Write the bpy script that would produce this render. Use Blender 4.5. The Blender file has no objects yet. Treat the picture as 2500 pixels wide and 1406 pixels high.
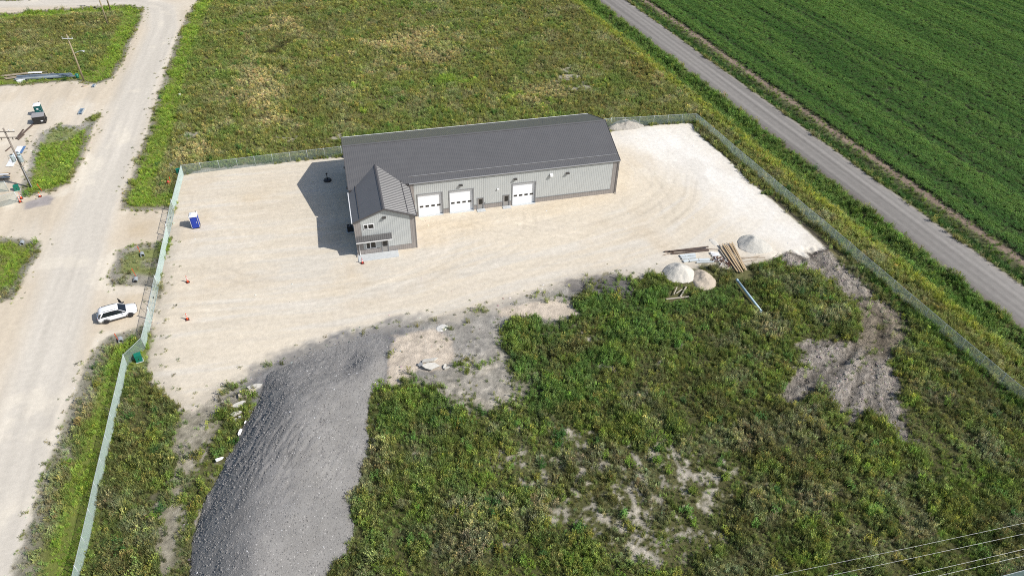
import bpy, bmesh, math, random
import numpy as np
from mathutils import Vector, Matrix

random.seed(7)
RNG = np.random.RandomState(11)
SC = bpy.context.scene
COL = SC.collection

# ------------------------------------------------------------------ camera
CF = 1760.634                                # focal length in photo pixels (2500 wide)
CPOS = np.array([-4.17860, -92.34064, 63.43661])
PITCH, YAW, ROLL = 0.70079565, 0.25798736, -0.02639626
def _axes():
    cy, sy = math.cos(YAW), math.sin(YAW); cp, sp = math.cos(PITCH), math.sin(PITCH)
    fwd = np.array([sy*cp, cy*cp, -sp]); right = np.array([cy, -sy, 0.0]); down = np.cross(fwd, right)
    cr, sr = math.cos(ROLL), math.sin(ROLL)
    return np.array([right*cr+down*sr, -right*sr+down*cr, fwd])
AX = _axes()
cam_data = bpy.data.cameras.new('camera'); cam = bpy.data.objects.new('camera', cam_data); COL.objects.link(cam)
cam_data.sensor_fit = 'HORIZONTAL'; cam_data.sensor_width = 36.0; cam_data.lens = CF/2500*36.0
cam_data.clip_start = 0.5; cam_data.clip_end = 6000
cam.matrix_world = Matrix(((AX[0][0], -AX[1][0], -AX[2][0], CPOS[0]), (AX[0][1], -AX[1][1], -AX[2][1], CPOS[1]),
                           (AX[0][2], -AX[1][2], -AX[2][2], CPOS[2]), (0, 0, 0, 1)))
SC.camera = cam

# ------------------------------------------------------------------ sky and sun
SHADOW = Vector((-0.895, 0.575, -1.0)).normalized()
SUN_EL = math.asin(-SHADOW.z); SUN_AZ = math.atan2(-SHADOW.x, -SHADOW.y)
world = bpy.data.worlds.new('World'); SC.world = world; world.use_nodes = True
wn = world.node_tree; wn.nodes.clear()
sky = wn.nodes.new('ShaderNodeTexSky'); sky.sky_type = 'NISHITA'; sky.sun_disc = False
sky.sun_elevation = SUN_EL; sky.sun_rotation = SUN_AZ; sky.air_density = 1.0; sky.dust_density = 1.5
bg = wn.nodes.new('ShaderNodeBackground'); bg.inputs['Strength'].default_value = 0.10
wo = wn.nodes.new('ShaderNodeOutputWorld')
wn.links.new(sky.outputs[0], bg.inputs[0]); wn.links.new(bg.outputs[0], wo.inputs[0])
sun_data = bpy.data.lights.new('sun', 'SUN'); sun_data.energy = 4.2; sun_data.angle = math.radians(0.5); sun_data.color = (1.0, 0.965, 0.915)
sun = bpy.data.objects.new('sun', sun_data); COL.objects.link(sun); sun.rotation_euler = SHADOW.to_track_quat('-Z', 'Y').to_euler()
sun.location = (60, -60, 90)
SC.view_settings.view_transform = 'Standard'; SC.view_settings.look = 'None'
SC.view_settings.exposure = 0.22; SC.view_settings.gamma = 1.0; SC.view_settings.use_curve_mapping = False
SC.cycles.filter_width = 1.0; SC.cycles.use_denoising = False
SC.cycles.max_bounces = 6; SC.cycles.diffuse_bounces = 3; SC.cycles.transparent_max_bounces = 8

# ------------------------------------------------------------------ surveying helpers (photo pixel -> place on the ground)
def ray(px, py):
    return np.array([(px-1250)/CF, (py-703)/CF, 1.0]) @ AX
def G(px, py, z=0.0):
    d = ray(px, py); t = (z-CPOS[2])/d[2]; p = CPOS+t*d
    return (float(p[0]), float(p[1]))
def WY(px, py, Y):
    d = ray(px, py); t = (Y-CPOS[1])/d[1]; p = CPOS+t*d
    return (float(p[0]), float(p[2]))
def GP(pts): return np.array([G(*p) for p in pts])

# ------------------------------------------------------------------ noise
_T = np.random.RandomState(3).rand(256, 256).astype(np.float32)
def vnoise(x, y, seed=0):
    x = np.asarray(x)+seed*17.37; y = np.asarray(y)+seed*9.71
    xi = np.floor(x).astype(np.int64); yi = np.floor(y).astype(np.int64)
    fx = (x-xi).astype(np.float32); fy = (y-yi).astype(np.float32)
    fx = fx*fx*(3-2*fx); fy = fy*fy*(3-2*fy)
    a = _T[xi & 255, yi & 255]; b = _T[(xi+1) & 255, yi & 255]; c = _T[xi & 255, (yi+1) & 255]; d = _T[(xi+1) & 255, (yi+1) & 255]
    return (a*(1-fx)+b*fx)*(1-fy)+(c*(1-fx)+d*fx)*fy
def fbm(x, y, f, o=3, seed=0):
    s = 0; a = 0.5; n = 0
    for i in range(o):
        s = s+a*vnoise(x*f, y*f, seed+i*5); n += a; a *= 0.55; f *= 2.03
    return s/n-0.5                          # about -0.5 .. 0.5
def sstep(a, b, x):
    t = np.clip((x-a)/(b-a), 0, 1); return t*t*(3-2*t)

# ------------------------------------------------------------------ materials
MATS = {}
def new_mat(name):
    m = bpy.data.materials.new(name); m.use_nodes = True; m.node_tree.nodes.clear()
    return m, m.node_tree.nodes, m.node_tree.links
def mat(name, col, rough=0.6, metal=0.0, var=0.08, scale=3.0, bump=0.0, spec=0.5, streak=None, emis=None):
    if name in MATS: return MATS[name]
    m, N, L = new_mat(name)
    out = N.new('ShaderNodeOutputMaterial'); p = N.new('ShaderNodeBsdfPrincipled'); L.new(p.outputs[0], out.inputs[0])
    p.inputs['Roughness'].default_value = rough; p.inputs['Metallic'].default_value = metal; p.inputs['Specular IOR Level'].default_value = spec
    tc = N.new('ShaderNodeTexCoord'); mp = N.new('ShaderNodeMapping'); L.new(tc.outputs['Object'], mp.inputs[0])
    if streak: mp.inputs['Scale'].default_value = streak
    nz = N.new('ShaderNodeTexNoise'); nz.inputs['Scale'].default_value = scale; nz.inputs['Detail'].default_value = 5; L.new(mp.outputs[0], nz.inputs[0])
    mr = N.new('ShaderNodeMapRange'); mr.inputs[1].default_value = 0.25; mr.inputs[2].default_value = 0.75
    mr.inputs[3].default_value = 1-var; mr.inputs[4].default_value = 1+var; L.new(nz.outputs[0], mr.inputs[0])
    mx = N.new('ShaderNodeVectorMath'); mx.operation = 'SCALE'; mx.inputs[0].default_value = col; L.new(mr.outputs[0], mx.inputs['Scale'])
    L.new(mx.outputs[0], p.inputs['Base Color'])
    if bump:
        b = N.new('ShaderNodeBump'); b.inputs['Strength'].default_value = bump; b.inputs['Distance'].default_value = 0.05
        L.new(nz.outputs[0], b.inputs['Height']); L.new(b.outputs[0], p.inputs['Normal'])
    MATS[name] = m
    return m
def ground_mat(name, fine=9.0, amt=0.16, coarse=1.4, camt=0.10, bump=0.5, dist=0.06, rough=0.95):
    """colour comes from what lies there (attribute), relief and grain from noise"""
    m, N, L = new_mat(name)
    out = N.new('ShaderNodeOutputMaterial'); p = N.new('ShaderNodeBsdfPrincipled'); L.new(p.outputs[0], out.inputs[0])
    p.inputs['Roughness'].default_value = rough; p.inputs['Specular IOR Level'].default_value = 0.15
    at = N.new('ShaderNodeAttribute'); at.attribute_name = 'soil'
    tc = N.new('ShaderNodeTexCoord')
    n1 = N.new('ShaderNodeTexNoise'); n1.inputs['Scale'].default_value = fine; n1.inputs['Detail'].default_value = 4; n1.inputs['Roughness'].default_value = 0.7
    n2 = N.new('ShaderNodeTexNoise'); n2.inputs['Scale'].default_value = coarse; n2.inputs['Detail'].default_value = 6
    L.new(tc.outputs['Object'], n1.inputs[0]); L.new(tc.outputs['Object'], n2.inputs[0])
    def rng(src, a):
        r = N.new('ShaderNodeMapRange'); r.inputs[1].default_value = 0.25; r.inputs[2].default_value = 0.75; r.inputs[3].default_value = 1-a; r.inputs[4].default_value = 1+a
        r.clamp = False; L.new(src, r.inputs[0]); return r.outputs[0]
    mu = N.new('ShaderNodeMath'); mu.operation = 'MULTIPLY'; L.new(rng(n1.outputs[0], amt), mu.inputs[0]); L.new(rng(n2.outputs[0], camt), mu.inputs[1])
    sc = N.new('ShaderNodeVectorMath'); sc.operation = 'SCALE'; L.new(at.outputs['Color'], sc.inputs[0]); L.new(mu.outputs[0], sc.inputs['Scale'])
    L.new(sc.outputs[0], p.inputs['Base Color'])
    ad = N.new('ShaderNodeMath'); ad.operation = 'ADD'; L.new(n1.outputs[0], ad.inputs[0]); L.new(n2.outputs[0], ad.inputs[1])
    b = N.new('ShaderNodeBump'); b.inputs['Strength'].default_value = bump; b.inputs['Distance'].default_value = dist
    L.new(ad.outputs[0], b.inputs['Height']); L.new(b.outputs[0], p.inputs['Normal'])
    MATS[name] = m
    return m
def leaf_mat(name, transl=0.32, rough=0.6):
    m, N, L = new_mat(name)
    out = N.new('ShaderNodeOutputMaterial'); p = N.new('ShaderNodeBsdfPrincipled')
    p.inputs['Roughness'].default_value = rough; p.inputs['Specular IOR Level'].default_value = 0.2
    at = N.new('ShaderNodeAttribute'); at.attribute_type = 'INSTANCER'; at.attribute_name = 'tint'
    lv = N.new('ShaderNodeAttribute'); lv.attribute_name = 'leaf'
    mx = N.new('ShaderNodeMix'); mx.data_type = 'RGBA'; mx.blend_type = 'MULTIPLY'; mx.inputs[0].default_value = 1.0
    L.new(at.outputs['Color'], mx.inputs[6]); L.new(lv.outputs['Color'], mx.inputs[7])
    L.new(mx.outputs[2], p.inputs['Base Color'])
    tr = N.new('ShaderNodeBsdfTranslucent'); L.new(mx.outputs[2], tr.inputs[0])
    ms = N.new('ShaderNodeMixShader'); ms.inputs[0].default_value = transl
    L.new(p.outputs[0], ms.inputs[1]); L.new(tr.outputs[0], ms.inputs[2]); L.new(ms.outputs[0], out.inputs[0])
    MATS[name] = m
    return m

# ------------------------------------------------------------------ mesh builder
class MB:
    def __init__(s): s.v = []; s.f = []
    def add(s, vs, fs):
        o = len(s.v); s.v += [tuple(map(float, v)) for v in vs]; s.f += [tuple(i+o for i in f) for f in fs]; return s
    def box(s, c, d, rz=0.0, rx=0.0, ry=0.0):
        M = Matrix.Translation(c) @ Matrix.Rotation(rz, 4, 'Z') @ Matrix.Rotation(ry, 4, 'Y') @ Matrix.Rotation(rx, 4, 'X')
        x, y, z = d[0]/2, d[1]/2, d[2]/2
        vs = [M @ Vector(p) for p in ((-x,-y,-z),(x,-y,-z),(x,y,-z),(-x,y,-z),(-x,-y,z),(x,-y,z),(x,y,z),(-x,y,z))]
        return s.add(vs, [(0,3,2,1),(4,5,6,7),(0,1,5,4),(1,2,6,5),(2,3,7,6),(3,0,4,7)])
    def bbox(s, x0, x1, y0, y1, z0, z1): return s.box(((x0+x1)/2,(y0+y1)/2,(z0+z1)/2), (x1-x0, y1-y0, z1-z0))
    def tube(s, a, b, r0, r1=None, n=8, cap=True):
        a = Vector(a); b = Vector(b); r1 = r0 if r1 is None else r1
        q = (b-a).to_track_quat('Z', 'Y'); vs = []
        for P, r in ((a, r0), (b, r1)):
            for i in range(n):
                t = 2*math.pi*i/n; vs.append(P+q @ Vector((r*math.cos(t), r*math.sin(t), 0)))
        fs = [(i, (i+1) % n, n+(i+1) % n, n+i) for i in range(n)]
        if cap: fs += [tuple(range(n-1, -1, -1)), tuple(range(n, 2*n))]
        return s.add(vs, fs)
    def path(s, pts, r, n=6):
        for a, b in zip(pts[:-1], pts[1:]): s.tube(a, b, r, n=n)
        return s
    def hollow(s, a, b, ro, ri, n=16):
        a = Vector(a); b = Vector(b); q = (b-a).to_track_quat('Z', 'Y'); vs = []
        for P, r in ((a, ro), (b, ro), (b, ri), (a, ri)):
            for i in range(n):
                t = 2*math.pi*i/n; vs.append(P+q @ Vector((r*math.cos(t), r*math.sin(t), 0)))
        fs = []
        for k in range(4):
            for i in range(n): fs.append((k*n+i, k*n+(i+1) % n, ((k+1) % 4)*n+(i+1) % n, ((k+1) % 4)*n+i))
        return s.add(vs, fs)
    def lathe(s, prof, n=12, c=(0, 0, 0)):
        vs = []
        for r, z in prof:
            for i in range(n): t = 2*math.pi*i/n; vs.append((c[0]+r*math.cos(t), c[1]+r*math.sin(t), c[2]+z))
        fs = []
        for k in range(len(prof)-1):
            for i in range(n): fs.append((k*n+i, k*n+(i+1) % n, (k+1)*n+(i+1) % n, (k+1)*n+i))
        fs += [tuple(range(n-1, -1, -1)), tuple(range((len(prof)-1)*n, len(prof)*n))]
        return s.add(vs, fs)
    def prism(s, poly, z0, z1):
        n = len(poly)
        return s.add([(x, y, z0) for x, y in poly]+[(x, y, z1) for x, y in poly],
                     [tuple(range(n-1, -1, -1)), tuple(range(n, 2*n))]+[(i, (i+1) % n, n+(i+1) % n, n+i) for i in range(n)])
    def loft(s, rings):
        n = len(rings[0]); vs = [p for r in rings for p in r]; fs = []
        for k in range(len(rings)-1):
            for i in range(n): fs.append((k*n+i, k*n+(i+1) % n, (k+1)*n+(i+1) % n, (k+1)*n+i))
        fs += [tuple(range(n-1, -1, -1)), tuple(range((len(rings)-1)*n, len(rings)*n))]
        return s.add(vs, fs)
    def mesh(s, name, m):
        me = bpy.data.meshes.new(name); me.from_pydata(s.v, [], s.f)
        if m: me.materials.append(m)
        bm = bmesh.new(); bm.from_mesh(me); bmesh.ops.recalc_face_normals(bm, faces=bm.faces); bm.to_mesh(me); bm.free()
        return me
    def build(s, name, m, parent=None, smooth=False, loc=None, rz=0.0):
        me = s.mesh(name, m)
        if smooth: me.polygons.foreach_set('use_smooth', [True]*len(me.polygons))
        o = bpy.data.objects.new(name, me); COL.objects.link(o)
        if parent: o.parent = parent
        if loc is not None: o.location = loc
        if rz: o.rotation_euler = (0, 0, rz)
        return o
def tag(o, label, cat=None, group=None, kind=None):
    o['label'] = label
    if cat: o['category'] = cat; o['kind'] = 'thing'
    if group: o['group'] = group
    if kind: o['kind'] = kind
    return o
def thing(name, label, cat, loc=(0, 0, 0), rz=0.0, group=None):
    o = bpy.data.objects.new(name, None); COL.objects.link(o); o.empty_display_size = 0.3
    o.location = loc; o.rotation_euler = (0, 0, rz)
    return tag(o, label, cat, group)
def copy_tree(o, parent=None):
    c = o.copy(); COL.objects.link(c); c.parent = parent
    for ch in list(o.children): copy_tree(ch, c)
    return c

# ================================================================== TERRAIN
CELL = 0.3
X0, X1, Y0, Y1 = -104.0, 186.0, -86.0, 128.0
gx = np.arange(X0, X1+CELL/2, CELL); gy = np.arange(Y0, Y1+CELL/2, CELL)
NX, NY = len(gx), len(gy)
PX, PY = np.meshgrid(gx, gy, indexing='ij')
PX = PX.astype(np.float32); PY = PY.astype(np.float32)

def sdf(poly, pad=8.0, X=None, Y=None):
    """signed distance to a closed polygon, negative inside; cut off at pad"""
    poly = np.asarray(poly, np.float32)
    if X is None:
        i0, i1 = np.searchsorted(gx, [poly[:, 0].min()-pad, poly[:, 0].max()+pad]); j0, j1 = np.searchsorted(gy, [poly[:, 1].min()-pad, poly[:, 1].max()+pad])
        out = np.full((NX, NY), pad, np.float32)
        if i1 > i0 and j1 > j0: out[i0:i1, j0:j1] = np.minimum(sdf(poly, pad, PX[i0:i1, j0:j1], PY[i0:i1, j0:j1]), pad)
        return out
    d2 = np.full(X.shape, 1e9, np.float32); inside = np.zeros(X.shape, bool); n = len(poly)
    for i in range(n):
        ax, ay = poly[i]; bx, by = poly[(i+1) % n]; ex, ey = bx-ax, by-ay
        L = ex*ex+ey*ey+1e-9
        t = np.clip(((X-ax)*ex+(Y-ay)*ey)/L, 0, 1)
        d2 = np.minimum(d2, (X-ax-t*ex)**2+(Y-ay-t*ey)**2)
        c = (ay > Y) != (by > Y)
        if abs(ey) > 1e-9: inside ^= c & (X < ax+(Y-ay)*ex/ey)
    d = np.sqrt(d2)
    return np.where(inside, -d, d)
def line_sd(pts, X, Y):
    """arc length s and signed offset d (left positive) from an open polyline"""
    pts = np.asarray(pts, np.float32); best = np.full(X.shape, 1e9, np.float32); s = np.zeros(X.shape, np.float32); d = np.zeros(X.shape, np.float32); acc = 0.0
    for i in range(len(pts)-1):
        ax, ay = pts[i]; ex, ey = pts[i+1]-pts[i]; L = math.hypot(ex, ey)
        t = ((X-ax)*ex+(Y-ay)*ey)/(L*L)
        tc = np.clip(t, -50 if i == 0 else 0, 50 if i == len(pts)-2 else 1)
        q = (X-ax-tc*ex)**2+(Y-ay-tc*ey)**2
        side = (ex*(Y-ay)-ey*(X-ax))/L
        u = q < best
        best = np.where(u, q, best); s = np.where(u, acc+tc*L, s); d = np.where(u, np.sign(side)*np.sqrt(q), d); acc += L
    return s, d
WARPX = 5.0*fbm(PX, PY, 0.25, 4, 61)+1.6*fbm(PX, PY, 1.2, 2, 62); WARPY = 5.0*fbm(PX, PY, 0.25, 4, 66)+1.6*fbm(PX, PY, 1.2, 2, 67)
def blob(px, py, rx, ry):
    cx, cy = G(px, py); a = math.dist(G(px-rx, py), G(px+rx, py))/2; b = math.dist(G(px, py-ry), G(px, py+ry))/2
    r2 = ((PX+WARPX-cx)/a)**2+((PY+WARPY-cy)/b)**2
    return np.exp(-r2*1.2)
def blobs(lst):
    m = np.zeros((NX, NY), np.float32)
    for b in lst: m = np.maximum(m, blob(*b))
    return m

P_ROAD = [(0,-60),(480,-60),(482,0),(455,40),(430,95),(408,160),(385,230),(372,290),(345,360),(320,430),(300,480),(290,512),(345,516),(418,512),
          (412,580),(398,590),(330,600),(285,612),(266,672),(270,694),(330,698),(385,704),(372,790),(330,802),(262,818),(225,860),(200,900),(165,1000),
          (148,1060),(120,1140),(95,1200),(60,1300),(30,1390),(-10,1500),(-700,1500),(-900,600),(-700,200)]
P_HOLE0 = [(-400,60),(0,34),(100,26),(210,18),(290,12),(330,15),(350,22),(346,50),(325,95),(300,150),(275,192),(235,207),(205,205),(180,198),(100,205),(0,213),(-300,235)]
P_HOLE1 = [(246,277),(235,300),(215,350),(190,410),(165,450),(130,466),(98,470),(70,482),(40,470),(55,440),(68,400),(80,360),(92,328),(110,318),(150,305),(195,308),(215,290)]
P_HOLE2 = [(-200,578),(0,577),(55,580),(100,590),(95,620),(70,660),(30,730),(0,738),(-60,760),(-300,740)]
P_TOP = [(-300,-10),(0,4),(60,2),(130,-3),(110,-40),(-300,-40)]
P_YARD = [(447,430),(520,410),(700,396),(835,384),(1000,370),(1300,345),(1490,322),(1600,306),(1690,300),(1700,320),(1760,375),(1860,470),(1950,545),(2010,600),(2012,607),
          (1965,613),(1975,628),(1930,612),(1890,628),(1855,640),(1790,655),(1745,650),(1640,664),(1560,668),(1500,672),(1410,688),(1340,715),(1270,745),(1200,758),(1140,770),
          (1060,782),(980,795),(900,815),(840,838),(740,862),(650,900),(600,935),(520,965),(470,1002),(440,1005),(400,960),(365,930),(372,880),(375,800),(385,760),(395,690),(408,600),(420,520),(432,470)]
P_WHITE = [(1490,322),(1600,306),(1690,298),(1760,372),(2015,600),(1960,616),(1900,600),(1790,520),(1700,450),(1560,370)]
P_MUD = [(1905,622),(1965,615),(2012,608),(2040,640),(2090,690),(2140,730),(2180,765),(2215,790),(2240,810),(2210,830),(2170,850),(2165,880),(2180,920),(2195,990),(2190,1020),(2210,1060),
         (2220,1075),(2195,1078),(2160,1040),(2130,1010),(2080,1025),(2050,1000),(2020,975),(2040,960),(2000,945),(1950,980),(1915,970),(1940,920),(1975,900),(1985,870),(1960,845),
         (2020,835),(2090,825),(2110,800),(2095,760),(2070,720),(2030,690),(1980,660),(1930,642)]
P_GREY = [(560,960),(620,900),(690,858),(800,822),(900,795),(980,780),(1080,775),(1180,748),(1300,712),(1385,688),(1400,715),(1300,760),(1225,800),(1190,860),(1130,880),(960,925),(940,955),(890,960),(700,1000)]
BIGT = None
P_SANDA = [(965,822),(1060,800),(1100,830),(1110,868),(1085,898),(1020,902),(990,925),(962,955),(943,950),(950,880)]
P_SANDB = [(1215,755),(1340,727),(1400,735),(1415,765),(1400,780),(1330,776),(1250,777),(1225,770)]
P_DARK = [(1375,695),(1440,672),(1500,668),(1545,688),(1530,715),(1470,715),(1400,708)]
P_CROP = [(1598,-4),(1743,110),(1858,198),(1972,262),(2148,392),(2324,504),(2465,598),(2700,760)]
ROADP = GP([(1508,-2),(1598,78),(1698,160),(1882,296),(1994,374),(2126,475),(2254,570),(2318,620),(2430,685),(2500,733)])   # centre of the paved road
RP = np.polyfit(ROADP[:, 0], ROADP[:, 1], 1); rdir = np.array([1.0, RP[0]]); rdir /= np.linalg.norm(rdir)
rmid = np.array([ROADP[:, 0].mean(), np.polyval(RP, ROADP[:, 0].mean())])
RS = (PX-rmid[0])*rdir[0]+(PY-rmid[1])*rdir[1]; RD = -(PX-rmid[0])*rdir[1]+(PY-rmid[1])*rdir[0]   # RD>0: crop side
def rd_of(px, py):
    x, y = G(px, py); return float(-(x-rmid[0])*rdir[1]+(y-rmid[1])*rdir[0])
R_RIGHT = np.mean([rd_of(*p) for p in [(1664,95),(1770,174),(1924,288),(2060,381),(2192,480),(2315,568)]])
R_LEFT = np.mean([rd_of(*p) for p in [(1532,44),(1620,112),(1730,207),(1840,295),(1928,365),(2060,469),(2192,565)]])
R_CROP = np.mean([rd_of(*p) for p in P_CROP[1:7]])
LROAD = GP([(100,4),(330,0),(395,20),(400,70),(370,150),(335,230),(300,320),(262,420),(225,520),(190,640),(140,780),(90,940),(40,1120),(-10,1300),(-60,1500)])

BIGT = GP([(740,862),(650,908),(630,980),(905,970),(946,915),(955,835),(880,818),(790,850)])
n_lo = fbm(PX, PY, 0.07, 3, 1); n_mid = fbm(PX, PY, 0.35, 3, 2); n_hi = fbm(PX, PY, 1.5, 3, 3); n_vh = vnoise(PX*2.9, PY*2.9, 4)-0.5
edge = 1.3*n_mid+0.9*n_hi
sd_road = sdf(GP(P_ROAD)); sd_h = np.minimum.reduce([sdf(GP(P)) for P in (P_HOLE0, P_HOLE1, P_HOLE2, P_TOP)])
sd_road = np.maximum(sd_road, -sd_h)
sd_yard = sdf(GP(P_YARD))
sd_mud = sdf(GP(P_MUD)); sd_grey = sdf(GP(P_GREY)); sd_sa = sdf(GP(P_SANDA)); sd_sb = sdf(GP(P_SANDB)); sd_dk = sdf(GP(P_DARK)); sd_white = sdf(GP(P_WHITE))
m_road = sstep(0.35, -0.35, sd_road+edge*0.7)
m_yard = sstep(0.35, -0.35, sd_yard+edge*np.where(sd_white < 6, 0.35, np.where((PY < -8) & (PX > -12), 2.6, 1.2)))
m_mud = sstep(0.5, -0.5, sd_mud+edge*1.4+0.9*n_vh-0.4)
m_grey = sstep(1.2, -1.0, sd_grey+edge*2.2)
m_sand = sstep(0.3, -0.3, np.minimum(sd_sa, sd_sb)+edge*0.8)
m_dark = sstep(0.4, -0.4, sd_dk+edge*1.4)
redge = 0.5*n_mid+0.5*n_hi
m_pave = sstep(0.2, -0.2, np.maximum(RD-R_RIGHT, R_LEFT-0.6-RD)+redge)
m_crop = sstep(-0.3, 0.3, RD-R_CROP+edge*0.5)
in_crop_strip = sstep(-0.2, 0.2, RD-R_RIGHT-0.1)

# bare places in the weed field
BARE = blobs([(1190,905,60,22),(1230,960,50,30),(1165,980,40,25),(1110,930,40,25),(1320,1050,40,10),(1390,1060,35,14),(1480,905,45,14),(1570,965,30,7),(1420,1180,45,14),(1480,1280,60,28),
              (1560,1250,45,20),(1700,1150,60,40),(1720,1230,60,40),(1640,830,40,10),(1450,830,30,10),(1560,1330,60,25),(1030,1095,14,25),(1270,1060,30,10),(1650,1180,50,25),(1440,815,22,8),
              (1270,1230,25,10),(1340,1120,20,8),(1620,885,25,6),(1245,1310,25,14),(1120,1250,25,8),(1230,1130,22,9)])
STRIP_L = sdf(GP([(470,1000),(520,965),(560,990),(520,1040),(480,1110),(460,1180),(440,1290),(420,1420),(360,1420),(385,1290),(410,1170),(420,1090),(440,1030)]))
m_bare = np.clip(sstep(0.45, 0.75, BARE*0.8+1.0*n_mid+1.1*n_hi), 0, 1)*sstep(0.08, 0.2, BARE)
m_bare = np.maximum(m_bare, sstep(0.6, -0.6, STRIP_L+edge*2.2)*0.85)
RUBL = sdf(GP([(470,1010),(560,985),(640,930),(640,900),(600,940),(520,962)])); m_bare = np.maximum(m_bare, sstep(1.0, -0.6, RUBL+edge*2))
MED = sdf(GP([(300,608),(385,596),(396,640),(380,692),(275,692),(268,668)]))
m_med = sstep(0.5, -0.3, MED+edge*0.6)
GREYV = sdf(GP([(95,318),(165,300),(225,300),(160,338),(98,345),(70,420),(55,450),(30,470),(45,440),(60,395),(72,350)]))
m_gv = sstep(0.8, -0.4, GREYV+edge)
m_gravside = sstep(0.4, -0.3, sdf(GP([(60,496),(120,476),(132,484),(120,500),(60,512)]))+edge*0.3)
BACKBARE = blobs([(1390,190,50,16),(1420,215,40,12),(700,330,40,8),(820,332,25,7),(1380,170,30,8),(470,330,40,14),(420,400,20,6)])
m_bb = sstep(0.4, 0.8, BACKBARE+0.6*n_mid+0.6*n_hi)

# ---- soil colours (what the surface is made of)
def C(r, g, b): return np.array([r, g, b], np.float32)
soil = np.empty((NX, NY, 3), np.float32); soil[:] = C(0.125, 0.125, 0.045)
def lay(m, c, jit=None):
    global soil
    m = m[..., None]; c = np.asarray(c, np.float32)
    if c.ndim == 1: c = c[None, None, :]
    if jit is not None: c = c*(1+jit[..., None])
    soil = soil*(1-m)+c*m
thatch = sstep(-0.1, 0.25, n_lo+0.5*n_mid)
lay(thatch*0.6, C(0.17, 0.14, 0.075))
FORE = sdf(GP([(330,900),(640,900),(960,930),(1200,760),(1420,690),(1900,620),(2100,650),(2500,990),(2600,1200),(2500,1460),(150,1480),(200,1400),(290,1000)]))
m_fore = sstep(1.0, -1.0, FORE)
lay(m_fore*0.8, C(0.10, 0.102, 0.042), 1.0*n_mid+0.8*n_hi)
THIN = blobs([(1200,930,110,60),(1130,960,80,50),(1480,1260,150,80),(1700,1180,120,80),(1180,850,60,40),(1220,800,40,30),(1150,790,40,20),(1260,720,80,14),(1560,1130,140,60),(1300,1130,80,50),(1620,1300,160,70),(1400,1080,80,40),(480,1150,40,120)])
m_thin = sstep(0.10, 0.45, THIN)
GSOIL = sstep(1.5, -1.5, sdf(GP([(960,800),(1080,772),(1180,755),(1270,728),(1390,688),(1480,700),(1425,730),(1418,782),(1300,792),(1235,810),(1225,850),(1275,940),(1240,1000),(1150,985),(1080,950),(1000,925),(950,960)]))+edge*2.5)
lay(GSOIL*0.85, C(0.325, 0.300, 0.262), 0.7*n_hi+0.5*n_vh+0.5*n_mid)
m_bits = m_thin*sstep(0.05, 0.15, 0.75*fbm(RS*0.7, RD*1.5, 1.0, 3, 44)+0.4*n_hi+0.30*n_vh)
lay(m_bits*0.75, C(0.345, 0.315, 0.265), 0.9*n_hi+0.7*n_vh)
lay(m_bare*0.85, C(0.36, 0.325, 0.265), 1.1*n_hi+0.6*n_vh)
lay(m_bb*0.8, C(0.40, 0.37, 0.30), 0.7*n_hi)
lay(m_med, C(0.27, 0.25, 0.20), 1.0*n_hi)
lay(m_gv, C(0.30, 0.29, 0.26), 0.8*n_hi)
# verges: grey stony shoulder next to the gravel road
shoulder = sstep(np.where(PY < -5, 3.0, 1.5), 0.0, sd_road+2.2*n_mid+1.0*n_hi)*sstep(-0.1, 0.15, sd_road)
lay(shoulder*0.8, C(0.30, 0.28, 0.235), 0.9*n_hi)
vb = np.where(PY < -5, sstep(1.8, 3.0, sd_road+1.0*n_mid)*(FORE > -0.5)*(PX < -18), sstep(4.8, 3.4, sd_road+1.2*n_mid)*sstep(0.7, 1.8, sd_road+0.8*n_mid)*(PX < -10))
lay(vb*0.8, C(0.17, 0.20, 0.045), 0.6*n_hi)
# mud
LM = GP([(1965,600),(2050,690),(2140,780),(2130,870),(2100,1000)])
ms, md = line_sd(LM, PX, PY)
mudstreak = fbm(ms*0.10, md*1.6, 1.0, 3, 9)
ang = np.arctan2(PY-G(2140,800)[1], PX-G(2140,800)[0]); rad = np.hypot(PX-G(2140,800)[0], PY-G(2140,800)[1])
fan = fbm(ang*13, rad*0.07, 1.0, 3, 8)
mlow = sstep(3, 9, rad)
mcol = C(0.20, 0.168, 0.125)*(1-mlow[..., None])+C(0.285, 0.255, 0.218)*mlow[..., None]
lay(m_mud, mcol, 1.5*(fan*mlow+mudstreak*(1-mlow))+0.5*n_hi+0.35*n_vh)
# crop strip: bare soil band then crop soil
lay(in_crop_strip, C(0.10, 0.11, 0.05), 0.8*n_mid)
sb = sstep(1.0, -0.2, np.abs(RD-(R_CROP-1.0)+0.8*n_mid)-0.45)
lay(sb, C(0.23, 0.175, 0.135), 0.9*n_hi)
lay(m_crop, C(0.05, 0.062, 0.028), 0.6*n_hi)
# left gravel road
ls, ld = line_sd(LROAD, PX, PY)
st = fbm(ls*0.035, ld*0.75, 1.0, 4, 12); st2 = fbm(ls*0.12, ld*2.4, 1.0, 2, 14)
rc = np.empty((NX, NY, 3), np.float32)
w = sstep(5.6, 2.0, np.abs(ld)+1.2*st)[..., None]
rc[:] = C(0.595, 0.53, 0.43)*(1-w)+C(0.56, 0.515, 0.44)*w
sandy = sstep(-0.05, 0.25, n_lo+0.5*st+0.15)[..., None]*0.55
rc = rc*(1-sandy*(1-w))+C(0.52, 0.435, 0.32)*sandy*(1-w)
pale = sstep(0.08, 0.30, fbm(PX, PY, 0.22, 4, 41)+0.3*st)[..., None]*0.7
rc = rc*(1-pale)+C(0.66, 0.60, 0.495)*pale
rc *= (1+0.27*st+0.13*st2+0.05*n_hi)[..., None]
damp = blobs([(345,555,50,22),(320,745,55,26)])[..., None]*0.75
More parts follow.
